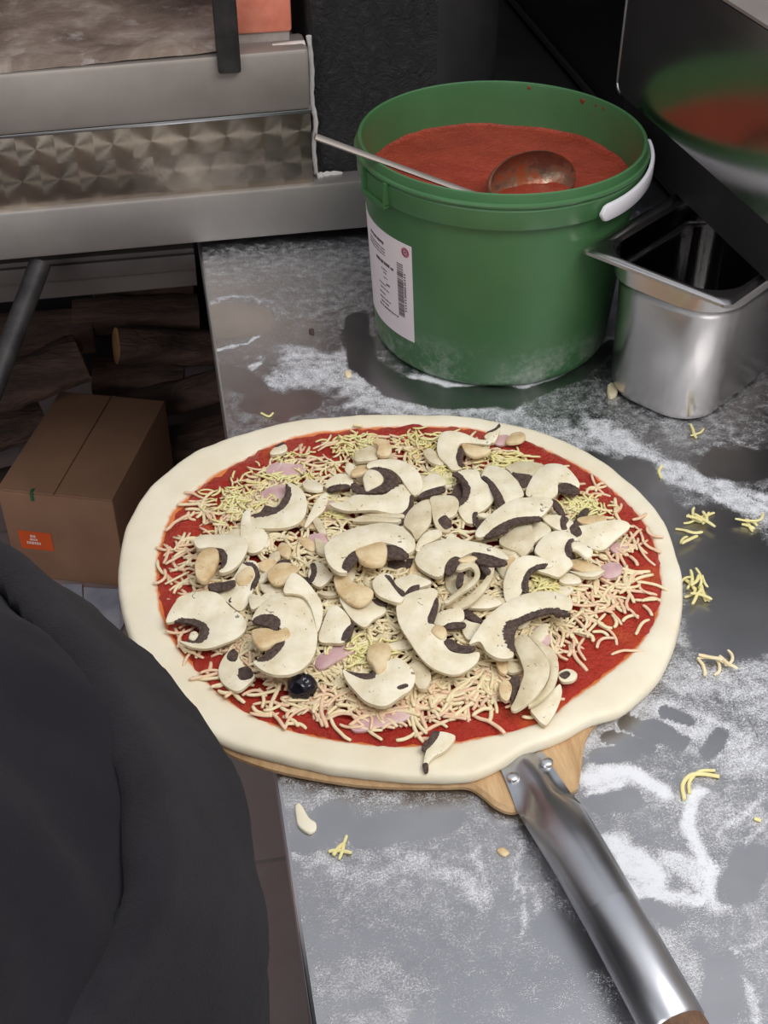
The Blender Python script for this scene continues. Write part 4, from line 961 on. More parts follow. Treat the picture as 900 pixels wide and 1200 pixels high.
# ------------------------------------------------------------------ mushrooms, lowest first: (crop, level mm, label, flesh, gills, stem, aged)
MU = [
 ('A', 5, 'pale mushroom strip leaning under the crescent slice with ham inside', [(475, 500), (510, 485), (515, 560), (580, 590), (600, 650), (560, 700), (500, 705), (465, 650), (458, 580)], [], None, 0),
 ('A', 8, 'crescent mushroom slice with a broad dark gill curve cradling ham', [(700, 335), (745, 350), (790, 390), (808, 440), (800, 500), (765, 545), (700, 572), (620, 582), (550, 578), (512, 560), (510, 515), (580, 520), (650, 490), (700, 440), (715, 390)],
  [[(515, 512), (560, 498), (590, 465), (640, 470), (672, 440), (692, 400), (698, 345), (722, 368), (724, 415), (705, 455), (660, 492), (600, 517), (535, 524)]], None, 0),
 ('A', 10, 'fan shaped mushroom cap over a brown stem, behind the big oval cap', [(212, 640), (260, 608), (340, 603), (430, 610), (485, 640), (497, 690), (470, 750), (420, 790), (370, 806), (345, 800), (375, 770), (385, 720), (365, 690), (330, 680), (290, 680), (235, 690)],
  [[(330, 685), (365, 690), (389, 725), (380, 770), (350, 790), (360, 750), (350, 715)]], [(220, 770), (250, 710), (300, 685), (335, 692), (345, 735), (325, 790), (280, 850), (240, 850), (222, 820)], 0),
 ('A', 4, 'tiny white mushroom chip with one dark edge on the sauce near the back rim', [(615, 175), (640, 148), (690, 135), (705, 165), (680, 185), (622, 190)], [[(640, 140), (680, 122), (692, 130), (650, 148)]], None, 0),
 ('B', 8, 'thin pink-white mushroom sliver lying between the crescent slice and the ham', [(75, 565), (100, 510), (140, 440), (185, 400), (203, 425), (180, 490), (130, 530), (90, 568)], [], None, 0),
 ('E', 5, 'torn mushroom piece with a thin curved gill line', [(340, 200), (420, 110), (470, 35), (540, 35), (557, 110), (525, 190), (505, 250), (455, 296), (400, 260)],
  [[(470, 33), (520, 38), (552, 70), (558, 120), (535, 170), (512, 192), (514, 160), (535, 110), (520, 62), (488, 50)], [(395, 240), (410, 225), (415, 245), (400, 255)], [(445, 215), (470, 198), (485, 212), (462, 232)]], [(430, 110), (480, 62), (515, 62), (530, 105), (500, 150), (450, 160)], 0),
 ('E', 12, 'dark loose gill strip lying above the big oval cap', [(285, 160), (310, 152), (370, 148), (425, 140), (432, 160), (400, 176), (340, 190), (300, 186)], 'ALL', None, 0),
 ('E', 4, 'broken white mushroom cap with black gill lumps beside the olive', [(340, 600), (360, 540), (400, 500), (440, 520), (470, 570), (520, 620), (535, 650), (500, 690), (450, 722), (400, 705), (355, 660)],
  [[(385, 520), (420, 490), (445, 520), (430, 555), (395, 550)], [(440, 600), (500, 590), (527, 640), (500, 662), (452, 655)]], None, 0),
 ('E', 9, 'big oval mushroom cap at the sauce edge, dark gills round a white stem stub', [(65, 350), (85, 290), (130, 230), (200, 198), (290, 195), (350, 215), (400, 270), (455, 310), (488, 350), (485, 400), (440, 450), (370, 480), (290, 498), (210, 490), (150, 465), (135, 452), (190, 462), (250, 462), (285, 430), (290, 390), (262, 352), (200, 330), (130, 332), (105, 345)],
  [[(110, 345), (140, 325), (200, 326), (260, 348), (290, 385), (288, 430), (258, 462), (205, 465), (178, 448), (220, 438), (243, 410), (230, 375), (180, 352)]], [(185, 440), (195, 405), (220, 400), (235, 420), (215, 450)], 0),
 ('E', 9, 'smooth pale crescent mushroom half hidden behind the large speckled cap', [(690, 165), (730, 100), (790, 125), (850, 190), (890, 260), (890, 340), (865, 410), (850, 350), (830, 280), (790, 220), (730, 205), (690, 200)], [], None, 0),
 ('E', 8, 'small bright white mushroom chip between the big oval and the large speckled cap', [(505, 200), (550, 205), (600, 235), (560, 270), (515, 282)], [], None, 0),
 ('F', 7, 'square white mushroom slab with a dark corner beside the large speckled cap', [(150, 440), (185, 330), (215, 280), (260, 285), (320, 360), (290, 455), (220, 460)], [[(270, 450), (285, 405), (330, 365), (337, 385), (312, 442)]], None, 0),
 ('E', 14, 'large round speckled mushroom cap with a tan stem between two dark gill strokes', [(520, 345), (540, 300), (600, 240), (660, 205), (730, 200), (790, 220), (835, 280), (860, 370), (862, 460), (840, 540), (790, 600), (720, 635), (650, 640), (590, 625), (540, 590), (530, 565), (600, 560), (650, 520), (690, 450), (680, 400), (650, 370), (600, 345), (560, 340)],
  [[(522, 350), (560, 322), (620, 318), (660, 335), (669, 370), (640, 397), (605, 380), (560, 368)], [(545, 560), (600, 520), (640, 475), (690, 445), (686, 480), (650, 530), (610, 563), (565, 570)]], [(515, 405), (540, 390), (600, 388), (650, 400), (700, 380), (720, 420), (690, 450), (640, 470), (600, 492), (560, 492), (530, 462)], 0),
 ('E', 10, 'flat tan stem disc behind the large speckled cap', [(600, 100), (620, 60), (670, 35), (730, 45), (765, 80), (740, 110), (700, 150), (650, 160), (615, 140)], [], 'ALL', 0),
 ('B', 5, 'thin edge-on mushroom sliver sticking out under the long white slab', [(390, 488), (480, 500), (590, 508), (592, 528), (480, 518), (400, 506)], [], None, 1),
 ('B', 6, 'long pinkish mushroom sliver just behind the umbrella slice', [(330, 540), (380, 513), (500, 523), (582, 530), (560, 552), (440, 552)], [], None, 1),
 ('B', 7, 'brown-rimmed thin mushroom plate near the back rim', [(345, 180), (380, 160), (440, 140), (467, 170), (458, 210), (400, 227), (345, 227)], [], None, 1),
 ('B', 10, 'tan mushroom stem lump near the back rim', [(435, 125), (470, 110), (510, 120), (535, 160), (525, 200), (480, 208), (458, 190), (465, 150)], [], 'ALL', 0),
 ('B', 6, 'pale mushroom plate propped on yellow cheese behind the heap', [(705, 180), (740, 160), (780, 190), (812, 240), (770, 242), (730, 222)], [], None, 1),
 ('B', 8, 'small rounded mushroom cap with a dark underside at the end of the long white slab', [(185, 365), (200, 325), (250, 295), (300, 295), (330, 320), (320, 350), (260, 355), (215, 365)], [[(195, 372), (230, 353), (300, 346), (312, 365), (260, 378), (210, 386)]], None, 0),
 ('B', 10, 'broad white mushroom slab with a dark far corner behind the umbrella slice', [(210, 440), (290, 430), (340, 405), (420, 405), (500, 395), (560, 350), (610, 350), (645, 385), (640, 450), (600, 490), (540, 500), (450, 490), (350, 490), (280, 480)],
  [[(632, 402), (650, 405), (652, 450), (612, 530), (590, 562), (573, 545), (590, 500), (622, 460)]], None, 0),
 ('B', 15, 'hooked mushroom cap wrapped round dark gills and a white stem end, topmost at the back', [(405, 250), (440, 225), (510, 213), (580, 220), (650, 260), (690, 310), (697, 370), (660, 402), (635, 385), (600, 340), (570, 300), (520, 268), (450, 262), (415, 272)],
  [[(425, 272), (470, 260), (520, 275), (560, 305), (574, 340), (540, 367), (490, 387), (430, 397), (390, 402), (335, 387), (323, 355), (345, 345), (380, 365), (440, 355), (485, 330), (468, 295)]], [(385, 320), (410, 280), (460, 283), (492, 318), (480, 350), (430, 378), (400, 388), (388, 350)], 0),
 ('B', 13, 'small brown-skinned mushroom bit beside the hooked cap', [(320, 290), (350, 260), (400, 250), (417, 275), (380, 300), (330, 307)], [], 'ALL', 0),
 ('B', 6, 'cream mushroom plate standing behind the umbrella slice', [(600, 560), (620, 500), (680, 445), (740, 430), (745, 490), (740, 560), (700, 612), (665, 642), (640, 602)], [], None, 1),
 ('B', 10, 'short white mushroom wedge with a dark flat base behind the folded piece', [(675, 400), (700, 330), (745, 305), (800, 320), (818, 360), (760, 375), (700, 395)], [[(675, 410), (700, 388), (800, 370), (818, 385), (790, 400), (700, 412)]], None, 0),
 ('B', 9, 'folded mushroom piece with a dark hollow at its foot', [(740, 420), (790, 405), (860, 410), (890, 450), (870, 510), (820, 535), (845, 590), (790, 592), (755, 540), (745, 470)], [[(780, 540), (820, 510), (850, 550), (822, 582)]], None, 1),
 ('B', 8, 'white curled mushroom edge behind the broad middle slice', [(660, 690), (680, 640), (720, 600), (780, 585), (802, 610), (760, 640), (700, 670), (680, 702)], [], None, 0),
 ('C', 4, 'brown mushroom scrap on the crust side at the back rim', [(415, 130), (450, 85), (500, 75), (522, 100), (500, 132), (450, 142)], [], 'ALL', 0),
 ('C', 5, 'small mushroom chip with a dark curved edge standing at the back rim', [(305, 92), (340, 70), (380, 48), (386, 70), (355, 127), (320, 112)], [[(318, 72), (360, 55), (382, 33), (387, 50), (350, 72)]], None, 0),
 ('C', 10, 'tall C shaped mushroom slice at the back of the heap', [(55, 150), (75, 90), (130, 72), (200, 80), (270, 105), (335, 112), (330, 132), (260, 127), (190, 128), (165, 150), (160, 200), (165, 250), (185, 270), (140, 282), (100, 240), (65, 200)],
  [[(160, 180), (180, 152), (196, 175), (187, 220), (192, 250), (172, 257), (155, 215)]], [(190, 130), (250, 135), (320, 150), (337, 165), (290, 190), (240, 197), (200, 170)], 0),
 ('C', 8, 'mushroom slice with a long dark gill curve facing the folded piece', [(165, 280), (210, 262), (270, 270), (290, 320), (340, 370), (360, 420), (320, 470), (270, 500), (265, 540), (210, 547), (165, 480), (210, 430), (225, 380), (205, 320)],
  [[(133, 290), (170, 281), (207, 320), (232, 375), (217, 430), (175, 467), (153, 460), (185, 420), (190, 370), (172, 320)], [(243, 500), (268, 490), (270, 535), (245, 548)]], None, 0),
 ('C', 5, 'thin pale-rimmed mushroom disc with dark gills behind the curled right-hand cap', [(420, 250), (480, 222), (560, 228), (622, 255), (590, 300), (540, 350), (510, 375), (470, 330), (440, 275)], [[(450, 290), (480, 268), (540, 278), (555, 330), (512, 372), (480, 330)]], None, 1),
 ('C', 10, 'smooth crescent mushroom with a dark edge towards the tall C shaped slice', [(290, 300), (320, 255), (370, 252), (430, 280), (480, 340), (512, 405), (470, 430), (410, 450), (385, 400), (350, 340), (305, 312)], [[(288, 312), (312, 306), (352, 345), (387, 395), (412, 450), (383, 462), (350, 402), (318, 340)]], None, 0),
 ('C', 9, 'curled mushroom cap with a dark hollow at its tip, nearest the far sauce edge', [(525, 400), (540, 340), (590, 270), (640, 247), (720, 260), (780, 310), (807, 350), (790, 370), (740, 350), (695, 345), (690, 390), (650, 417), (600, 410)], [[(695, 352), (740, 345), (790, 363), (807, 385), (780, 402), (740, 392), (702, 382)]], None, 0),
 ('D', 9, 'long smooth white mushroom piece pointing at the far crust', [(200, 410), (240, 390), (300, 385), (400, 370), (480, 365), (527, 380), (522, 410), (460, 460), (400, 507), (350, 507), (300, 482), (250, 452)], [[(213, 400), (245, 373), (270, 400), (277, 430), (240, 445)]], None, 0),
 ('D', 9, 'blunt mushroom chunk with two dark bands joined to the long white piece', [(70, 345), (130, 330), (172, 333), (205, 345), (235, 365), (215, 400), (180, 412), (130, 397)], [[(165, 345), (190, 333), (210, 350), (197, 375), (202, 400), (170, 402)], [(118, 255), (150, 260), (192, 320), (172, 332), (130, 292)]], None, 0),
 ('D', 7, 'tan mushroom plate behind the long white piece', [(265, 345), (330, 333), (398, 338), (402, 375), (320, 382), (258, 365)], [], 'ALL', 0),
 ('D', 5, 'small white mushroom flake under the cut-stem mushroom', [(160, 670), (200, 638), (260, 658), (272, 690), (210, 700), (170, 690)], [], None, 0),
 ('D', 7, 'tan curled mushroom plate beside the cut-stem mushroom', [(195, 570), (260, 560), (320, 580), (375, 610), (380, 632), (300, 632), (240, 612)], [], 'ALL', 0),
 ('D', 6, 'thin white-rimmed mushroom edge curling under the tan plate', [(210, 625), (290, 645), (370, 633), (397, 635), (350, 667), (280, 662)], [], None, 0),
 ('C', 7, 'square cream mushroom slab below the long arched slice', [(385, 640), (440, 600), (490, 560), (545, 540), (560, 600), (567, 660), (510, 727), (470, 700), (400, 672)], [], None, 1),
 ('C', 6, 'small ridged mushroom chunk between the arched slice and the cut-stem mushroom', [(550, 560), (600, 540), (657, 590), (600, 632), (560, 652)], [], None, 0),
 ('C', 14, 'long arched mushroom slice with a straight dark gill band along its near side', [(258, 600), (300, 540), (370, 480), (450, 430), (530, 412), (620, 410), (667, 435), (640, 480), (600, 515), (540, 515), (480, 525), (420, 550), (360, 587), (310, 622), (268, 627)], [[(308, 622), (350, 585), (420, 546), (490, 523), (590, 513), (597, 535), (520, 547), (440, 572), (427, 602), (360, 622), (320, 630)]], None, 0),
 ('D', 13, 'mushroom cap with a cut cylindrical stem framed by dark gills', [(30, 520), (60, 460), (120, 420), (190, 415), (240, 440), (265, 465), (215, 470), (195, 500), (195, 550), (215, 570), (230, 600), (210, 620), (160, 657), (100, 640), (40, 615), (70, 570)], [[(188, 500), (208, 463), (237, 458), (227, 500), (222, 552), (200, 557), (186, 530)]], [(225, 480), (270, 473), (330, 508), (332, 545), (300, 557), (250, 522), (225, 512)], 0),
 ('F', 6, 'cream mushroom wedge beside the tan ridged stem slice', [(95, 90), (130, 35), (165, 40), (210, 90), (222, 120), (160, 170), (110, 142)], [[(93, 140), (110, 90), (105, 40), (130, 38), (142, 90), (120, 142)]], None, 0),
 ('F', 5, 'thin mushroom flake on edge in front of the umbrella slice', [(150, 190), (210, 193), (247, 210), (200, 217), (158, 206)], [], None, 1),
 ('F', 7, 'stack of white mushroom plates in front of the tan ridged stem slice', [(260, 225), (300, 235), (350, 265), (400, 260), (450, 220), (507, 285), (440, 340), (395, 387), (340, 357), (290, 292)], [], None, 0),
 ('F', 11, 'tan ridged stem slice in the middle of the heap', [(230, 130), (250, 105), (300, 110), (330, 150), (370, 165), (430, 190), (437, 220), (400, 257), (350, 264), (290, 232), (250, 192)], [], 'ALL', 0),
 ('F', 8, 'split mushroom piece with a crossed dark gill behind the large C shaped slice', [(560, 120), (640, 98), (700, 118), (745, 150), (690, 172), (640, 170), (600, 205), (560, 160)], [[(600, 215), (612, 190), (640, 163), (682, 158), (675, 187), (640, 202)]], None, 0),
 ('F', 11, 'white mushroom lump with a slanting dark gill slit near the middle of the heap', [(435, 165), (445, 125), (490, 98), (540, 110), (547, 150), (572, 200), (602, 225), (580, 262), (520, 250), (460, 217)], [[(498, 110), (530, 118), (562, 170), (604, 205), (592, 232), (558, 197), (528, 152)]], None, 0),
 ('B', 16, 'wide umbrella shaped mushroom slice with a tan stem at the centre of the heap', [(180, 700), (200, 660), (270, 600), (360, 562), (470, 548), (560, 562), (620, 600), (658, 660), (650, 705), (610, 722), (570, 690), (520, 668), (460, 655), (390, 680), (345, 700), (310, 740), (290, 790), (300, 812), (250, 812), (200, 770)],
  [[(273, 785), (295, 740), (340, 702), (372, 720), (350, 752), (310, 797), (285, 803)], [(500, 680), (560, 683), (622, 725), (600, 742), (540, 737), (503, 722)]], [(345, 700), (400, 672), (460, 657), (500, 667), (512, 720), (490, 762), (420, 767), (370, 747)], 0),
 ('G', 4, 'dark gill strip beside the large C shaped slice', [(158, 330), (200, 318), (292, 390), (287, 407), (238, 390)], 'ALL', None, 0),
 ('G', 4, 'white mushroom wedge under the dark gill strip', [(190, 390), (240, 398), (290, 412), (260, 472), (220, 492), (190, 450)], [], None, 0),
 ('G', 6, 'pale three cornered mushroom plate below the curled ribbons', [(208, 317), (300, 253), (397, 295), (340, 322), (270, 327)], [], None, 0),
 ('G', 8, 'small arched mushroom with a flat dark underside inside the large C shaped slice', [(35, 390), (60, 355), (120, 340), (185, 340), (197, 390), (160, 410), (100, 415), (60, 422)], [[(85, 427), (120, 406), (197, 408), (197, 430), (110, 434)]], None, 0),
 ('C', 13, 'broad middle mushroom slice bent over two dark gill patches', [(-60, 720), (-30, 670), (40, 650), (130, 635), (240, 640), (340, 660), (410, 710), (432, 745), (400, 742), (330, 715), (250, 700), (180, 740), (130, 742), (100, 780), (85, 835), (40, 838), (-20, 800), (-55, 760)],
  [[(248, 703), (330, 713), (422, 757), (390, 777), (300, 772), (250, 747)], [(98, 790), (140, 738), (177, 745), (162, 790), (130, 832), (103, 832)]], [(165, 757), (200, 735), (240, 725), (267, 740), (230, 762), (190, 767)], 0),
 ('G', 12, 'second curled mushroom ribbon with a dark fold, beyond the first', [(300, 100), (350, 108), (352, 160), (310, 232), (240, 292), (160, 322), (138, 302), (220, 253), (290, 200), (330, 150), (328, 135), (290, 130)], [[(280, 118), (300, 108), (338, 140), (322, 165)]], None, 1),
 ('G', 17, 'thin curled mushroom ribbon looping on top of the heap', [(150, 105), (200, 82), (260, 93), (282, 150), (250, 202), (180, 252), (110, 302), (93, 290), (170, 230), (235, 180), (255, 140), (230, 108), (180, 118)], [[(165, 140), (195, 133), (192, 190), (165, 212), (156, 180)]], None, 1),
 ('G', 11, 'upright C shaped mushroom slice with a dark inner curve beside the curled ribbons', [(405, 230), (410, 170), (440, 100), (500, 55), (570, 47), (640, 65), (667, 90), (640, 107), (590, 102), (540, 130), (510, 180), (505, 240), (470, 282), (420, 298)], [[(503, 240), (503, 190), (530, 128), (580, 93), (637, 83), (625, 107), (580, 117), (547, 150), (537, 200), (537, 250)]], None, 0),
 ('I', 5, 'small dark mushroom end on the sauce beside the long pale leaves', [(570, 250), (620, 225), (667, 240), (682, 270), (650, 300), (590, 300)], [[(575, 260), (620, 238), (642, 260), (610, 287)]], None, 0),
 ('I', 5, 'lowest of the three overlapping pale mushroom leaves, nearest the crust', [(410, 450), (480, 400), (560, 320), (585, 310), (592, 370), (560, 460), (510, 542), (480, 542), (440, 502)], [], None, 0),
 ('I', 7, 'small tan stem end under the arched slice with the purple-brown gill', [(210, 170), (260, 165), (277, 210), (267, 245), (230, 232)], [], 'ALL', 0),
 ('I', 6, 'cream mushroom scrap tucked against the pale leaves', [(280, 180), (350, 190), (362, 220), (300, 242), (268, 220)], [], None, 1),
 ('I', 8, 'tan oval stem slice standing beside the pale leaves', [(225, 330), (250, 285), (280, 290), (300, 330), (285, 390), (260, 402), (233, 375)], [[(290, 280), (320, 258), (347, 280), (327, 360), (300, 412), (297, 370), (302, 320)]], 'ALL', 0),
 ('I', 9, 'middle one of the three overlapping pale mushroom leaves', [(390, 10), (440, 40), (500, 80), (560, 150), (574, 220), (550, 312), (490, 382), (410, 442), (400, 425), (460, 365), (510, 290), (525, 210), (490, 135), (440, 70)], [], None, 1),
 ('I', 12, 'topmost of the three overlapping pale mushroom leaves, long and speckled', [(315, 60), (345, 20), (390, 25), (440, 75), (490, 140), (522, 210), (507, 290), (450, 372), (390, 422), (320, 457), (293, 440), (320, 390), (350, 320), (370, 250), (350, 170), (325, 110)], [], None, 1),
 ('G', 16, 'large arched mushroom slice with a long curved gill above the pale leaves', [(225, 510), (270, 440), (320, 380), (400, 310), (480, 260), (570, 240), (660, 243), (740, 270), (767, 310), (755, 347), (700, 345), (640, 345), (560, 357), (490, 377), (430, 402), (410, 450), (420, 500), (460, 562), (440, 590), (380, 592), (320, 557), (280, 502)],
  [[(403, 450), (420, 403), (470, 383), (540, 353), (620, 333), (700, 340), (757, 365), (720, 374), (650, 357), (560, 377), (500, 402), (472, 440), (462, 500), (470, 552), (440, 547), (413, 500)]], None, 0),
 ('F', 14, 'large C shaped mushroom slice with a tan stem, opening to the arched slice', [(560, 300), (570, 250), (610, 210), (680, 180), (750, 170), (777, 190), (770, 230), (740, 290), (735, 350), (760, 370), (815, 400), (825, 440), (815, 465), (850, 505), (930, 520), (997, 515), (985, 567), (920, 614), (850, 627), (760, 597), (690, 542), (630, 462), (580, 382)],
  [[(738, 300), (765, 228), (782, 230), (777, 290), (757, 352), (730, 362), (726, 330)], [(810, 453), (850, 443), (900, 473), (972, 485), (960, 507), (910, 517), (840, 492)]], [(745, 400), (775, 370), (815, 385), (827, 420), (805, 447), (768, 430)], 0),
 ('H', 7, 'ridged pale mushroom slab beside the broken umbrella mushroom', [(530, 190), (560, 165), (600, 160), (652, 220), (632, 292), (590, 302), (558, 250)], [], None, 1),
 ('H', 10, 'broken umbrella mushroom with a fat tan stem, nearest the front crust', [(187, 205), (210, 210), (260, 235), (310, 250), (345, 245), (370, 225), (400, 180), (440, 160), (480, 150), (540, 190), (570, 240), (550, 302), (500, 337), (440, 377), (390, 387), (310, 357), (250, 302), (205, 252)],
  [[(203, 205), (240, 213), (310, 223), (357, 218), (357, 245), (310, 252), (250, 232)], [(475, 294), (520, 278), (532, 290), (490, 307)]], [(315, 140), (320, 90), (350, 65), (400, 60), (437, 85), (442, 130), (422, 162), (412, 205), (370, 230), (345, 182)], 0),
 ('H', 3, 'loose mushroom bit with dark gills fallen on the bare front crust', [(625, 640), (640, 600), (690, 530), (770, 545), (777, 570), (730, 622), (670, 657), (640, 692), (630, 722), (613, 700)], [[(603, 612), (640, 568), (660, 528), (697, 528), (682, 570), (625, 630)], [(608, 700), (635, 693), (637, 730), (620, 737)]], None, 0),
]
MG = 'mushroom slices on the pizza'
for i, (c, lv, lab, cap, gills, stem, aged) in enumerate(MU):
    pts = crop(c, cap); mx, my = sum(p[0] for p in pts) / len(pts), sum(p[1] for p in pts) / len(pts)
    lvl = .0035 + lv * .00105
    cc = top_at(mx, my, lvl)
    n = Vector((random.uniform(-.10, .10), random.uniform(-.16, .06), 1)).normalized()
    th = random.uniform(.0025, .0036)
    flesh = M['capd'] if aged else M['cap']
    wv = random.uniform(.0006, .0015); ph = random.uniform(0, 6)
    if gills == 'ALL' or (stem == 'ALL' and not gills):
        bm = bmesh.new(); prism(bm, pts, cc, n, th, wave=wv, ph=ph)
        o = bm_obj('mushroom_slice', bm, M['gill'] if gills == 'ALL' else M['stem'], angle=60); tag(o, lab, 'mushroom', MG); continue
    if not gills and not stem:
        bm = bmesh.new(); prism(bm, pts, cc, n, th, wave=wv, ph=ph, side=1)
        o = bm_obj('mushroom_slice', bm, [flesh, M['capskin']], angle=50); tag(o, lab, 'mushroom', MG); continue
    o = thing('mushroom_slice', lab, 'mushroom', tuple(cc - n * th), MG)
    bm = bmesh.new(); prism(bm, pts, cc, n, th, side=1, wave=wv, ph=ph); bm_obj('stem' if stem == 'ALL' else 'cap', bm, [M['stem'] if stem == 'ALL' else flesh, M['capskin']], o, angle=50)
    for g in gills:
        bm = bmesh.new(); prism(bm, crop(c, g), cc, n, th * .8, dz=.0004, ns=10, jag=.045, ins=.0002, lift=.0001, wave=wv, ph=ph); bm_obj('gills', bm, M['gill'], o, angle=60)
    if stem and stem != 'ALL':
        bm = bmesh.new(); prism(bm, crop(c, stem), cc, n, th * 1.1, dz=.0009, ins=.0012, lift=.0008, wave=wv, ph=ph); bm_obj('stem', bm, M['stem'] if lab.find('white stem') < 0 and lab.find('cut cyl') < 0 else flesh, o, angle=60)
# small broken bits filling the heap
def in_poly(x, y, P):
    c = False; j = len(P) - 1
    for i in range(len(P)):
        if (P[i][1] > y) != (P[j][1] > y) and x < (P[j][0] - P[i][0]) * (y - P[i][1]) / (P[j][1] - P[i][1]) + P[i][0]: c = not c
        j = i
    return c
HEAP = [(250, 640), (330, 585), (400, 545), (500, 520), (600, 540), (670, 580), (690, 640), (670, 700), (640, 760), (560, 760), (470, 760), (380, 745), (300, 740), (250, 690)]
rf = random.Random(21); k = 0
while k < 110:
    x, y = rf.uniform(240, 690), rf.uniform(520, 770)
    if not in_poly(x, y, HEAP): continue
    k += 1
    a = rf.uniform(0, 2 * PI); L, W = rf.uniform(9, 20), rf.uniform(5, 11); m = rf.choice((5, 6, 7))
    pts = []
    for q in range(m):
        t = 2 * PI * q / m; r = rf.uniform(.75, 1.15); u, v = L * math.cos(t) * r, W * math.sin(t) * r
        pts.append((x + u * math.cos(a) - v * math.sin(a), y + (u * math.sin(a) + v * math.cos(a)) * .72))
    cc = top_at(x, y, .0025 + rf.uniform(0, .0065)); n = Vector((rf.uniform(-.3, .3), rf.uniform(-.4, .2), 1)).normalized()
    bm = bmesh.new(); prism(bm, pts, cc, n, .003, ns=3)
    tag(bm_obj('mushroom_fragment', bm, rf.choice([M['cap'], M['cap'], M['capd'], M['gill'], M['stem']]), angle=60), 'small broken mushroom fragment wedged between the big slices of the heap', 'mushroom', 'broken mushroom bits in the heap')
# ------------------------------------------------------------------ olive
oc = top_at(354, 805, .0065)
bm = bmesh.new(); bmesh.ops.create_uvsphere(bm, u_segments=28, v_segments=18, radius=.0108)
for v in bm.verts:
    d = Vector(v.co); d.normalize(); k = max(0, 1 - (d - Vector((.35, -.35, .87)).normalized()).length / .42)
    v.co = v.co * (1 - .3 * k * k) ; v.co.x *= 1.12; v.co += Vector((0, 0, 0)) + d * .0005 * math.sin(9 * d.x + 7 * d.y)
bmesh.ops.translate(bm, verts=bm.verts, vec=oc)
tag(bm_obj('black_olive', bm, M['olive'], angle=None), 'single shiny black olive half sunk in the cheese', 'olive')
# ------------------------------------------------------------------ grated cheese
def shred_mesh(name, rs, L, r, mat, kink=1.0):
    n = 6; pts = []; a = 0; p = Vector((0, 0, 0)); curv = rs.uniform(-.34, .34) * kink
    for i in range(n):
        pts.append(p.copy()); a += curv + rs.uniform(-.22, .22) * kink; p = p + Vector((math.cos(a), math.sin(a), rs.uniform(-.10, .10))) * (L / (n - 1))
    c = sum(pts, Vector()) / n; pts = [q - c for q in pts]
    return pts
def shred_bm(bm, pts, r, rs):
    tube(bm, spline(pts, 2, False), [r * f for f in (.75, .95, 1, 1, 1, 1, 1, 1, 1, .95, .75)], 6, flat=.8)
rs = random.Random(3); VAR = []
for i in range(24):
    m = (M['cheesep'], M['cheese'], M['cheesep'], M['cheese'])[i % 4]; L = rs.uniform(.014, .036); r = rs.uniform(.0013, .0019)
    bm = bmesh.new(); shred_bm(bm, shred_mesh('', rs, L, r, m), r, rs)
    mn = min(v.co.z for v in bm.verts); bmesh.ops.translate(bm, verts=bm.verts, vec=(0, 0, -mn))
    me = bpy.data.meshes.new('cheese_shred'); bm.to_mesh(me); bm.free(); me.materials.append(m)
    me.polygons.foreach_set('use_smooth', [True] * len(me.polygons)); VAR.append(me)
# where loose shreds lie on the sauce: (px, py, spread x, spread y, count)
LOOSE = [(215, 640, 22, 30, 16), (230, 600, 20, 22, 12), (215, 760, 14, 16, 8), (260, 790, 26, 18, 16), (320, 820, 36, 18, 24), (400, 835, 44, 16, 34), (480, 838, 44, 18, 36), (550, 820, 40, 22, 34),
         (590, 810, 22, 22, 14), (690, 740, 24, 26, 14), (715, 700, 34, 26, 34), (720, 650, 30, 26, 32), (715, 610, 26, 16, 18), (700, 570, 22, 14, 14), (650, 545, 22, 10, 8), (370, 515, 30, 9, 14), (450, 505, 40, 7, 12), (300, 550, 24, 16, 14), (265, 575, 18, 14, 10),
         (420, 860, 60, 8, 8), (660, 700, 20, 30, 14)]
rs = random.Random(9); done = 0
SH_L, SH_G = 'single pale shred of grated cheese lying loose over the pizza sauce', 'loose cheese shreds on the pizza'
for x0, y0, sx, sy_, cnt in LOOSE:
    for q in range(cnt):
        if done >= 300: break
        for _ in range(20):
            x, y = rs.gauss(x0, sx), rs.gauss(y0, sy_ * .8)
            if in_poly(x, y, SAU): break
        else: continue
        p = top_at(x, y, 0)
        o = bpy.data.objects.new('cheese_shred', VAR[done % len(VAR)]); COL.objects.link(o)
        o.location = p + Vector((0, 0, rs.uniform(-.0006, .0022))); o.rotation_euler = (rs.uniform(-.12, .12), rs.uniform(-.12, .12), rs.uniform(0, 2 * PI))
        tag(o, SH_L, 'cheese', SH_G); done += 1
print('shreds', done)
# the bed of cheese itself
bm = bmesh.new(); mi = []
BED = [(195, 690), (205, 640), (235, 600), (290, 555), (340, 528), (400, 515), (480, 508), (560, 518), (620, 530), (680, 565), (725, 620), (735, 680), (700, 725), (650, 770), (610, 820), (540, 840), (460, 848), (390, 842), (320, 815), (270, 785), (230, 745)]
YEL = [(275, 592, 30, 26), (330, 560, 40, 26), (500, 522, 36, 18), (590, 545, 34, 14), (680, 595, 24, 14), (670, 640, 30, 16), (420, 525, 36, 16), (430, 770, 30, 20), (640, 690, 26, 16), (390, 600, 20, 12), (520, 560, 18, 16)]
cx_, cy_ = 465, 675; k = 0
def put(x, y, dz, L, r, mat, tilt=.18, kink=1.0):
    p = top_at(x, y, 0); a = rs.uniform(0, 2 * PI)
    pts = shred_mesh('', rs, L, r, None, kink); ca, sa = math.cos(a), math.sin(a); t = rs.uniform(-tilt, tilt)
    pts = [p + Vector((q.x * ca - q.y * sa, q.x * sa + q.y * ca, q.z + q.x * t + dz)) for q in pts]
    nf = len(bm.faces); tube(bm, pts, [r * .8, r, r, r, r, r * .8], 5, flat=.85); mi.extend([mat] * (len(bm.faces) - nf))
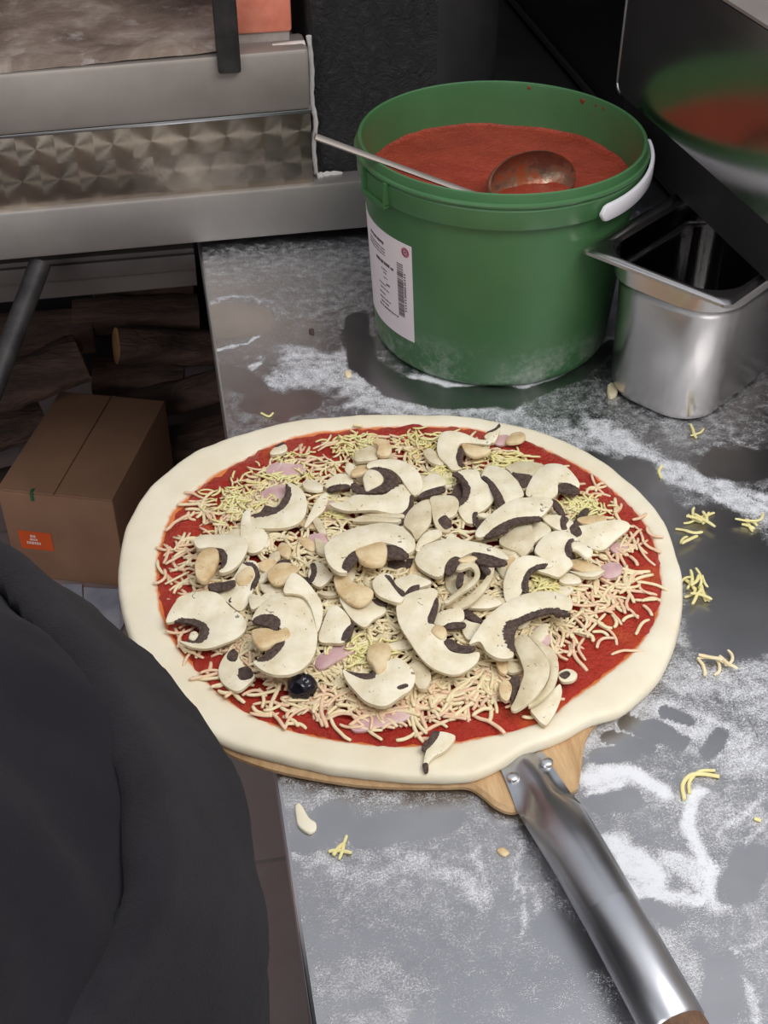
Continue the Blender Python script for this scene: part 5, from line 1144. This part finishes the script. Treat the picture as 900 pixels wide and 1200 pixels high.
while k < 3000:
    x, y = rs.uniform(190, 740), rs.uniform(505, 850)
    if not in_poly(x, y, BED): continue
    e = 1.0
    q = math.hypot((x - cx_) / 270, (y - cy_) / 172)
    if q > .82 and rs.random() < (q - .82) * 4.5: continue
    k += 1
    put(x, y, rs.uniform(-.001, .0032), rs.uniform(.013, .033), rs.uniform(.0012, .0018), 1 if (q > .8 and rs.random() < .5) else 0)
for x0, y0, sx, sy_ in YEL:
    for _ in range(80):
        x, y = rs.gauss(x0, sx * .5), rs.gauss(y0, sy_ * .5)
        if in_poly(x, y, SAU): put(x, y, rs.uniform(.001, .0065), rs.uniform(.008, .018), rs.uniform(.0009, .0013), 2)
for _ in range(26):                                # crumbs on the olive and beside it
    put(rs.gauss(354, 5 if _ < 5 else 8), rs.gauss(803, 3 if _ < 5 else 6), .0165 if _ < 5 else .002, rs.uniform(.005, .012), .0011, 0)
# filling under the heap so that the mushrooms rest on something
o = bm_obj('grated_cheese', bm, [M['cheese'], M['cheesep'], M['cheesey']], angle=None)
o.data.polygons.foreach_set('material_index', mi)
tag(o, 'bed of tangled grated cheese under the mushrooms of the pizza', 'cheese', None, 'stuff')
# ------------------------------------------------------------------ scraps on the worktop
def scrap_shreds(x0, y0, sx, sy_, cnt, lab, mat, L=(.012, .026)):
    for q in range(cnt):
        r = rs.uniform(.0012, .0017); bm = bmesh.new(); pts = shred_mesh('', rs, rs.uniform(*L), r, None, .9)
        p = at(rs.gauss(x0, sx), rs.gauss(y0, sy_), TOP + .0018 + .0022 * (q % 3 if cnt > 3 else 0)); a = rs.uniform(0, 2 * PI); ca, sa = math.cos(a), math.sin(a)
        shred_bm(bm, [p + Vector((v.x * ca - v.y * sa, v.x * sa + v.y * ca, max(0, v.z))) for v in pts], r, rs)
        tag(bm_obj('cheese_shred', bm, mat), lab, 'cheese', lab.replace('one of the ', '').replace('one ', ''))
scrap_shreds(818, 605, 11, 5, 8, 'one of the yellow cheese shreds clumped on the worktop behind the pizza rim', M['cheesey'])
scrap_shreds(808, 625, 6, 7, 4, 'one of the yellow cheese shreds trailing from the clump to the pizza rim', M['cheesey'])
scrap_shreds(812, 684, 10, 9, 12, 'one of the yellow cheese shreds heaped against the far side of the pizza', M['cheesey'])
scrap_shreds(886, 608, 8, 4, 5, 'one of the yellow cheese shreds at the frame edge behind the dark clean patch', M['cheesey'])
scrap_shreds(840, 776, 16, 4, 6, 'one of the pale cheese sticks fanned on the streaky flour', M['cheese'], (.018, .03))
scrap_shreds(402, 1000, 8, 10, 3, 'one of the cheese shreds near the worktop edge in front of the pizza', M['cheesey'])
scrap_shreds(810, 508, 10, 2, 2, 'one of the cheese shreds in front of the steel pan', M['cheesey'])
def curl(name, pts, r, m, lab, cat):
    P = [at(x, y, TOP + r) for x, y in pts]; bm = bmesh.new(); s = spline(P, 4, False); tube(bm, s, r, 8, flat=.8); tag(bm_obj(name, bm, m), lab, cat)
curl('cheese_shred', [(802, 937), (800, 920), (808, 909), (822, 907), (843, 910)], .0017, M['cheesey'], 'hook shaped cheese shred alone on the worktop to the right of the peel', 'cheese')
curl('cheese_shred', [(808, 930), (808, 916), (820, 904), (838, 903)], .0014, M['cheesey'], 'thin cheese shred inside the hook shaped one', 'cheese')
curl('cheese_shred', [(776, 546), (772, 552), (775, 560)], .0015, M['cheesey'], 'tiny cheese crumb between the pizza and the pan', 'cheese')
curl('cheese_shred', [(306, 484), (315, 488), (320, 484)], .0013, M['cheesey'], 'tiny cheese crumb behind the pizza near the worktop edge', 'cheese')
curl('cheese_shred', [(884, 959), (892, 962)], .0015, M['cheesey'], 'tiny cheese crumb near the hook shaped shred by the frame edge', 'cheese')
def flake(pts, h, m, lab, cat, name):
    c = at(sum(p[0] for p in pts) / len(pts), sum(p[1] for p in pts) / len(pts), TOP + h); bm = bmesh.new(); prism(bm, pts, c, Vector((0, 0, 1)), h - .0003, ns=4, ins=.001, lift=.0006); tag(bm_obj(name, bm, m, angle=60), lab, cat)
flake([(346, 944), (352, 942), (362, 958), (370, 964), (370, 972), (362, 976), (350, 968), (347, 958)], .0025, M['dough'], 'curled dough flake on the worktop edge in front of the pizza', 'dough', 'dough_flake')
flake([(712, 452), (718, 448), (724, 454), (722, 462), (714, 463)], .005, M['capd'], 'small whitish crumb at the foot of the steel pan', 'crumb', 'food_crumb')
flake([(582, 996), (590, 993), (597, 999), (590, 1003)], .0015, M['stem'], 'small brown crumb on the worktop left of the peel socket', 'crumb', 'food_crumb')
flake([(404, 436), (409, 434), (412, 439), (407, 442)], .002, M['cheese'], 'small pale crumb in the flour left of the tub', 'crumb', 'food_crumb')
flake([(362, 386), (367, 385), (368, 391), (363, 391)], .0015, M['gill'], 'tiny dark crumb beside the wiped patch of the worktop', 'crumb', 'food_crumb')
# ================================================================== cook in a black jacket beside the worktop
LV = Vector((-.42, .907, 0)).normalized(); FV = Vector((LV.y, -LV.x, 0))       # the cook's left and front
PZS, PDX, PDY = .977, -.020, -.014
pr_ = thing('person', 'person in a black jacket and apron standing beside the worktop edge', 'person', (-.17, .43, 0))
def pt(l, f, z, c=(-.17, .43)): return Vector((c[0] + PDX, c[1] + PDY, 0)) + LV * l + FV * f + Vector((0, 0, z * PZS))
def skin(name, chains, m, parent, sub=2):
    """chains: list of lists of (point, radius or (rx, ry)); shared points join the chains"""
    vs, es, rd, key = [], [], [], {}
    for ch in chains:
        prev = None
        for p, r in ch:
            k = tuple(round(c, 4) for c in p)
            if k not in key: key[k] = len(vs); vs.append(p); rd.append(r)
            i = key[k]
            if prev is not None: es.append((prev, i))
            prev = i
    me = bpy.data.meshes.new(name); b = BASE[parent]
    me.from_pydata([Vector(v) - b for v in vs], es, [])
    o = link(name, me, m, parent)
    md = o.modifiers.new('skin', 'SKIN'); md.use_smooth_shade = True
    sv = me.skin_vertices[0].data if me.skin_vertices else None
    if sv is None:
        bm = bmesh.new(); bm.from_mesh(me); bm.verts.layers.skin.verify(); bm.to_mesh(me); bm.free(); sv = me.skin_vertices[0].data
    for i, r in enumerate(rd):
        sv[i].radius = r if isinstance(r, tuple) else (r, r); sv[i].use_root = (i == 0)
    s = o.modifiers.new('sub', 'SUBSURF'); s.levels = sub; s.render_levels = sub
    return o
RS, RE, RW = Vector((-.180, .29, 1.295)), Vector((-.090, .235, 1.05)), Vector((-.13, .08, .88))
LS = pt(.185, -.02, 1.36); LE = pt(.25, -.03, 1.09); LW = pt(.14, .10, .93)
pel, sp1, sp2, che, nk = pt(0, -.01, .92), pt(0, 0, 1.06), pt(0, .0, 1.18), pt(0, -.02, 1.30), pt(0, -.03, 1.44)
head0, head1, head2 = pt(0, -.01, 1.51), pt(0, .01, 1.58), pt(0, 0, 1.66)
chains = [[(pel, .105), (sp1, .095), (sp2, .095), (che, .075), (nk, .050), (head0, .068), (head1, .088), (head2, .07)],
          [(che, .075), (RS, .036), (RE, .032), (RW, .027)], [(che, .075), (LS, .036), (LE, .032), (LW, .027)]]
for s in (-1, 1):
    chains.append([(pel, .105), (pt(.10 * s, 0, .84), .080), (pt(.10 * s, .02, .48), .058), (pt(.10 * s, -.02, .10), .042), (pt(.10 * s, .03, .045), .038), (pt(.11 * s, .15, .03), .032)])
for W, E, s in ((RW, RE, 1), (LW, LE, -1)):            # hands: palm, five bent fingers
    d = (W - E).normalized(); side = d.cross(Vector((0, 0, 1))).normalized() * s; nrm_ = side.cross(d).normalized()
    palm = W + d * .06
    chains.append([(E, .032), (W, .027)])
    chains.append([(W, .027), (palm, (.034, .016))])
    for k, L in enumerate((.068, .078, .072, .056)):
        b0_ = palm + side * (.027 - .018 * k) + d * .022
        q1 = b0_ + d * L * .45 - nrm_ * .006; q2 = q1 + d * L * .32 - nrm_ * .014; q3 = q2 + d * L * .22 - nrm_ * .017
        chains.append([(palm, (.034, .016)), (b0_, .0095), (q1, .0088), (q2, .0078), (q3, .0066)])
    t0 = W + d * .02 + side * .03; t1 = t0 + d * .032 + side * .018; t2 = t1 + d * .026 + side * .004 - nrm_ * .008
    chains.append([(W, .027), (t0, .012), (t1, .010), (t2, .008)])
skin('body', chains, M['skin'], pr_)
# face: eyes, nose, mouth, ears
def blob(name, c, r, m, parent, sc=(1, 1, 1)):
    bm = bmesh.new(); bmesh.ops.create_uvsphere(bm, u_segments=20, v_segments=14, radius=r)
    R3 = Matrix((( FV.x, LV.x, 0), (FV.y, LV.y, 0), (0, 0, 1)))
    for v in bm.verts: v.co = c + R3 @ Vector((v.co.x * sc[0], v.co.y * sc[1], v.co.z * sc[2]))
    return bm_obj(name, bm, m, parent, angle=None)
for s in (-1, 1):
    blob('eye', pt(.032 * s, .074, 1.59), .011, M['white_plastic'], pr_); blob('ear', pt(.085 * s, -.005, 1.58), .03, M['skin'], pr_, (.55, .3, 1))
blob('nose', pt(0, .102, 1.565), .017, M['skin'], pr_, (1.1, .8, 1.3)); blob('mouth', pt(0, .086, 1.525), .022, M['ham'], pr_, (.4, 1, .3))
blob('hair', pt(0, -.022, 1.625), .094, M['hair'], pr_, (1, .96, .88))
# trousers and shoes
def cloth(name, builder, m, vox, folds, strength, parent=pr_, size=.12, smooth=8):
    bm = bmesh.new(); builder(bm); o = bm_obj(name, bm, m, parent, angle=None)
    r = o.modifiers.new('r', 'REMESH'); r.mode = 'VOXEL'; r.voxel_size = vox; r.use_smooth_shade = True
    s = o.modifiers.new('s', 'SMOOTH'); s.iterations = smooth; s.factor = .5
    for i, (sz, st) in enumerate(folds):
        tx = bpy.data.textures.new(name + 'fold', 'CLOUDS'); tx.noise_scale = sz; tx.noise_depth = 1
        d = o.modifiers.new('d', 'DISPLACE'); d.texture = tx; d.strength = st; d.mid_level = .5; d.texture_coords = 'LOCAL'
    return o
def legs(bm):
    for s in (-1, 1):
        tube(bm, [pt(.10 * s, 0, .95), pt(.105 * s, 0, .84), pt(.10 * s, .02, .48), pt(.10 * s, -.02, .09), pt(.10 * s, -.02, .05)], [.10, .115, .085, .072, .072], 20)
    tube(bm, [pt(0, -.01, .80), pt(0, -.01, .9), pt(0, -.01, 1.04)], [.12, .15, .145], 24)
cloth('trousers', legs, M['trouser'], .014, [(.09, .012)], 0)
for s in (-1, 1):
    def sh(bm, s=s):
        tube(bm, [pt(.10 * s, -.075, .045), pt(.10 * s, -.04, .055), pt(.10 * s, .06, .05), pt(.11 * s, .16, .035), pt(.11 * s, .2, .03)], [.02, .045, .046, .042, .02], 18)
        tube(bm, [pt(.10 * s, -.07, .012), pt(.10 * s, .06, .012), pt(.11 * s, .19, .012)], [.035, .045, .038], 14, flat=.26)
    cloth('shoe', sh, M['shoe'], .008, [], 0, smooth=3)
# jacket: torso rings (z, centre forward, half width, half depth) and two sleeves
def ring(z, f, w, d, c, n=36, e=2.4, l0=0):
    out = []
    for k in range(n):
        a = 2 * PI * k / n; ca, sa = math.cos(a), math.sin(a)
        out.append(pt(l0 + w * math.copysign(abs(ca) ** (2 / e), ca), f + d * math.copysign(abs(sa) ** (2 / e), sa), z, c))
    return out
TORSO = [(.78, -.01, .188, .150), (.90, -.012, .180, .140), (1.00, -.004, .174, .142), (1.08, .002, .174, .148), (1.16, .003, .180, .148), (1.24, -.020, .182, .118), (1.31, -.055, .170, .088), (1.37, -.06, .140, .078), (1.42, -.035, .100, .075), (1.46, -.035, .068, .062)]
TC = (-.152, .43)
def jacket(bm):
    loft(bm, [ring(z, f, w, d, TC) for z, f, w, d in TORSO])
    for S, E, W, r in ((RS, RE, RW, 1.0), (LS, LE, LW, 1.0)):
        inn = S.lerp(pt(0, -.03, 1.33, TC), .45)
        tube(bm, [inn, S + Vector((0, 0, .0)), S.lerp(E, .3), S.lerp(E, .65), E, E.lerp(W, .45), E.lerp(W, .92), W], [.068, .070, .070, .066, .060, .053, .045, .044], 22)
cloth('jacket', jacket, M['jacket'], .008, [(.15, .040), (.05, .012)], 0)
def apron(bm):                                        # bib apron wrapped round the front
    rows = []
    for z, f, w, d in [(.45, 0, .20, .17), (.62, 0, .20, .17)] + TORSO[:6]:
        row_o, row_i = [], []
        for k in range(25):
            a = -.35 + (PI + .7) * k / 24; ca, sa = math.cos(a), math.sin(a)
            for row, g in ((row_o, .016), (row_i, -.004)):
                row.append(pt((w + g) * math.copysign(abs(ca) ** .83, ca), f + (d + g) * math.copysign(abs(sa) ** .83, sa), z, TC))
        rows.append(row_o + row_i[::-1])
    loft(bm, rows)
cloth('apron', apron, M['apron'], .008, [(.10, .016), (.03, .003)], 0, smooth=4)
# ================================================================== light
w = bpy.data.worlds.new('world'); scene.world = w; w.use_nodes = True
nt = w.node_tree; bg = nt.nodes['Background']
tc = nt.nodes.new('ShaderNodeTexCoord'); sep = nt.nodes.new('ShaderNodeSeparateXYZ'); nt.links.new(tc.outputs['Generated'], sep.inputs[0])
rp = nt.nodes.new('ShaderNodeValToRGB'); nt.links.new(sep.outputs[2], rp.inputs[0])
e = rp.color_ramp.elements
e[0].position = 0.0; e[0].color = (.20, .19, .19, 1); e[1].position = 1; e[1].color = (.76, .79, .85, 1)
m_ = e.new(.35); m_.color = (.36, .355, .36, 1); m_ = e.new(.75); m_.color = (.57, .595, .64, 1)
nt.links.new(rp.outputs[0], bg.inputs[0]); bg.inputs[1].default_value = 1.1
def area(name, loc, target, sx, sy_, power, col):
    L = bpy.data.lights.new(name, 'AREA'); L.shape = 'RECTANGLE'; L.size = sx; L.size_y = sy_; L.energy = power; L.color = col
    o = bpy.data.objects.new(name, L); COL.objects.link(o); o.location = loc
    o.rotation_euler = (Vector(target) - Vector(loc)).to_track_quat('-Z', 'Y').to_euler(); return o
area('ceiling_light', (.75, -.1, 2.75), (.35, .9, .9), 1.6, .8, 30, (1, .98, .95))
area('window_light', (-1.6, -1.2, 2.1), (.1, .9, .9), 1.6, 1.2, 26, (.93, .97, 1))
scene.view_settings.view_transform = 'Standard'; scene.view_settings.look = 'None'
scene.view_settings.exposure = 0.0; scene.view_settings.gamma = 1.0; scene.view_settings.use_curve_mapping = False
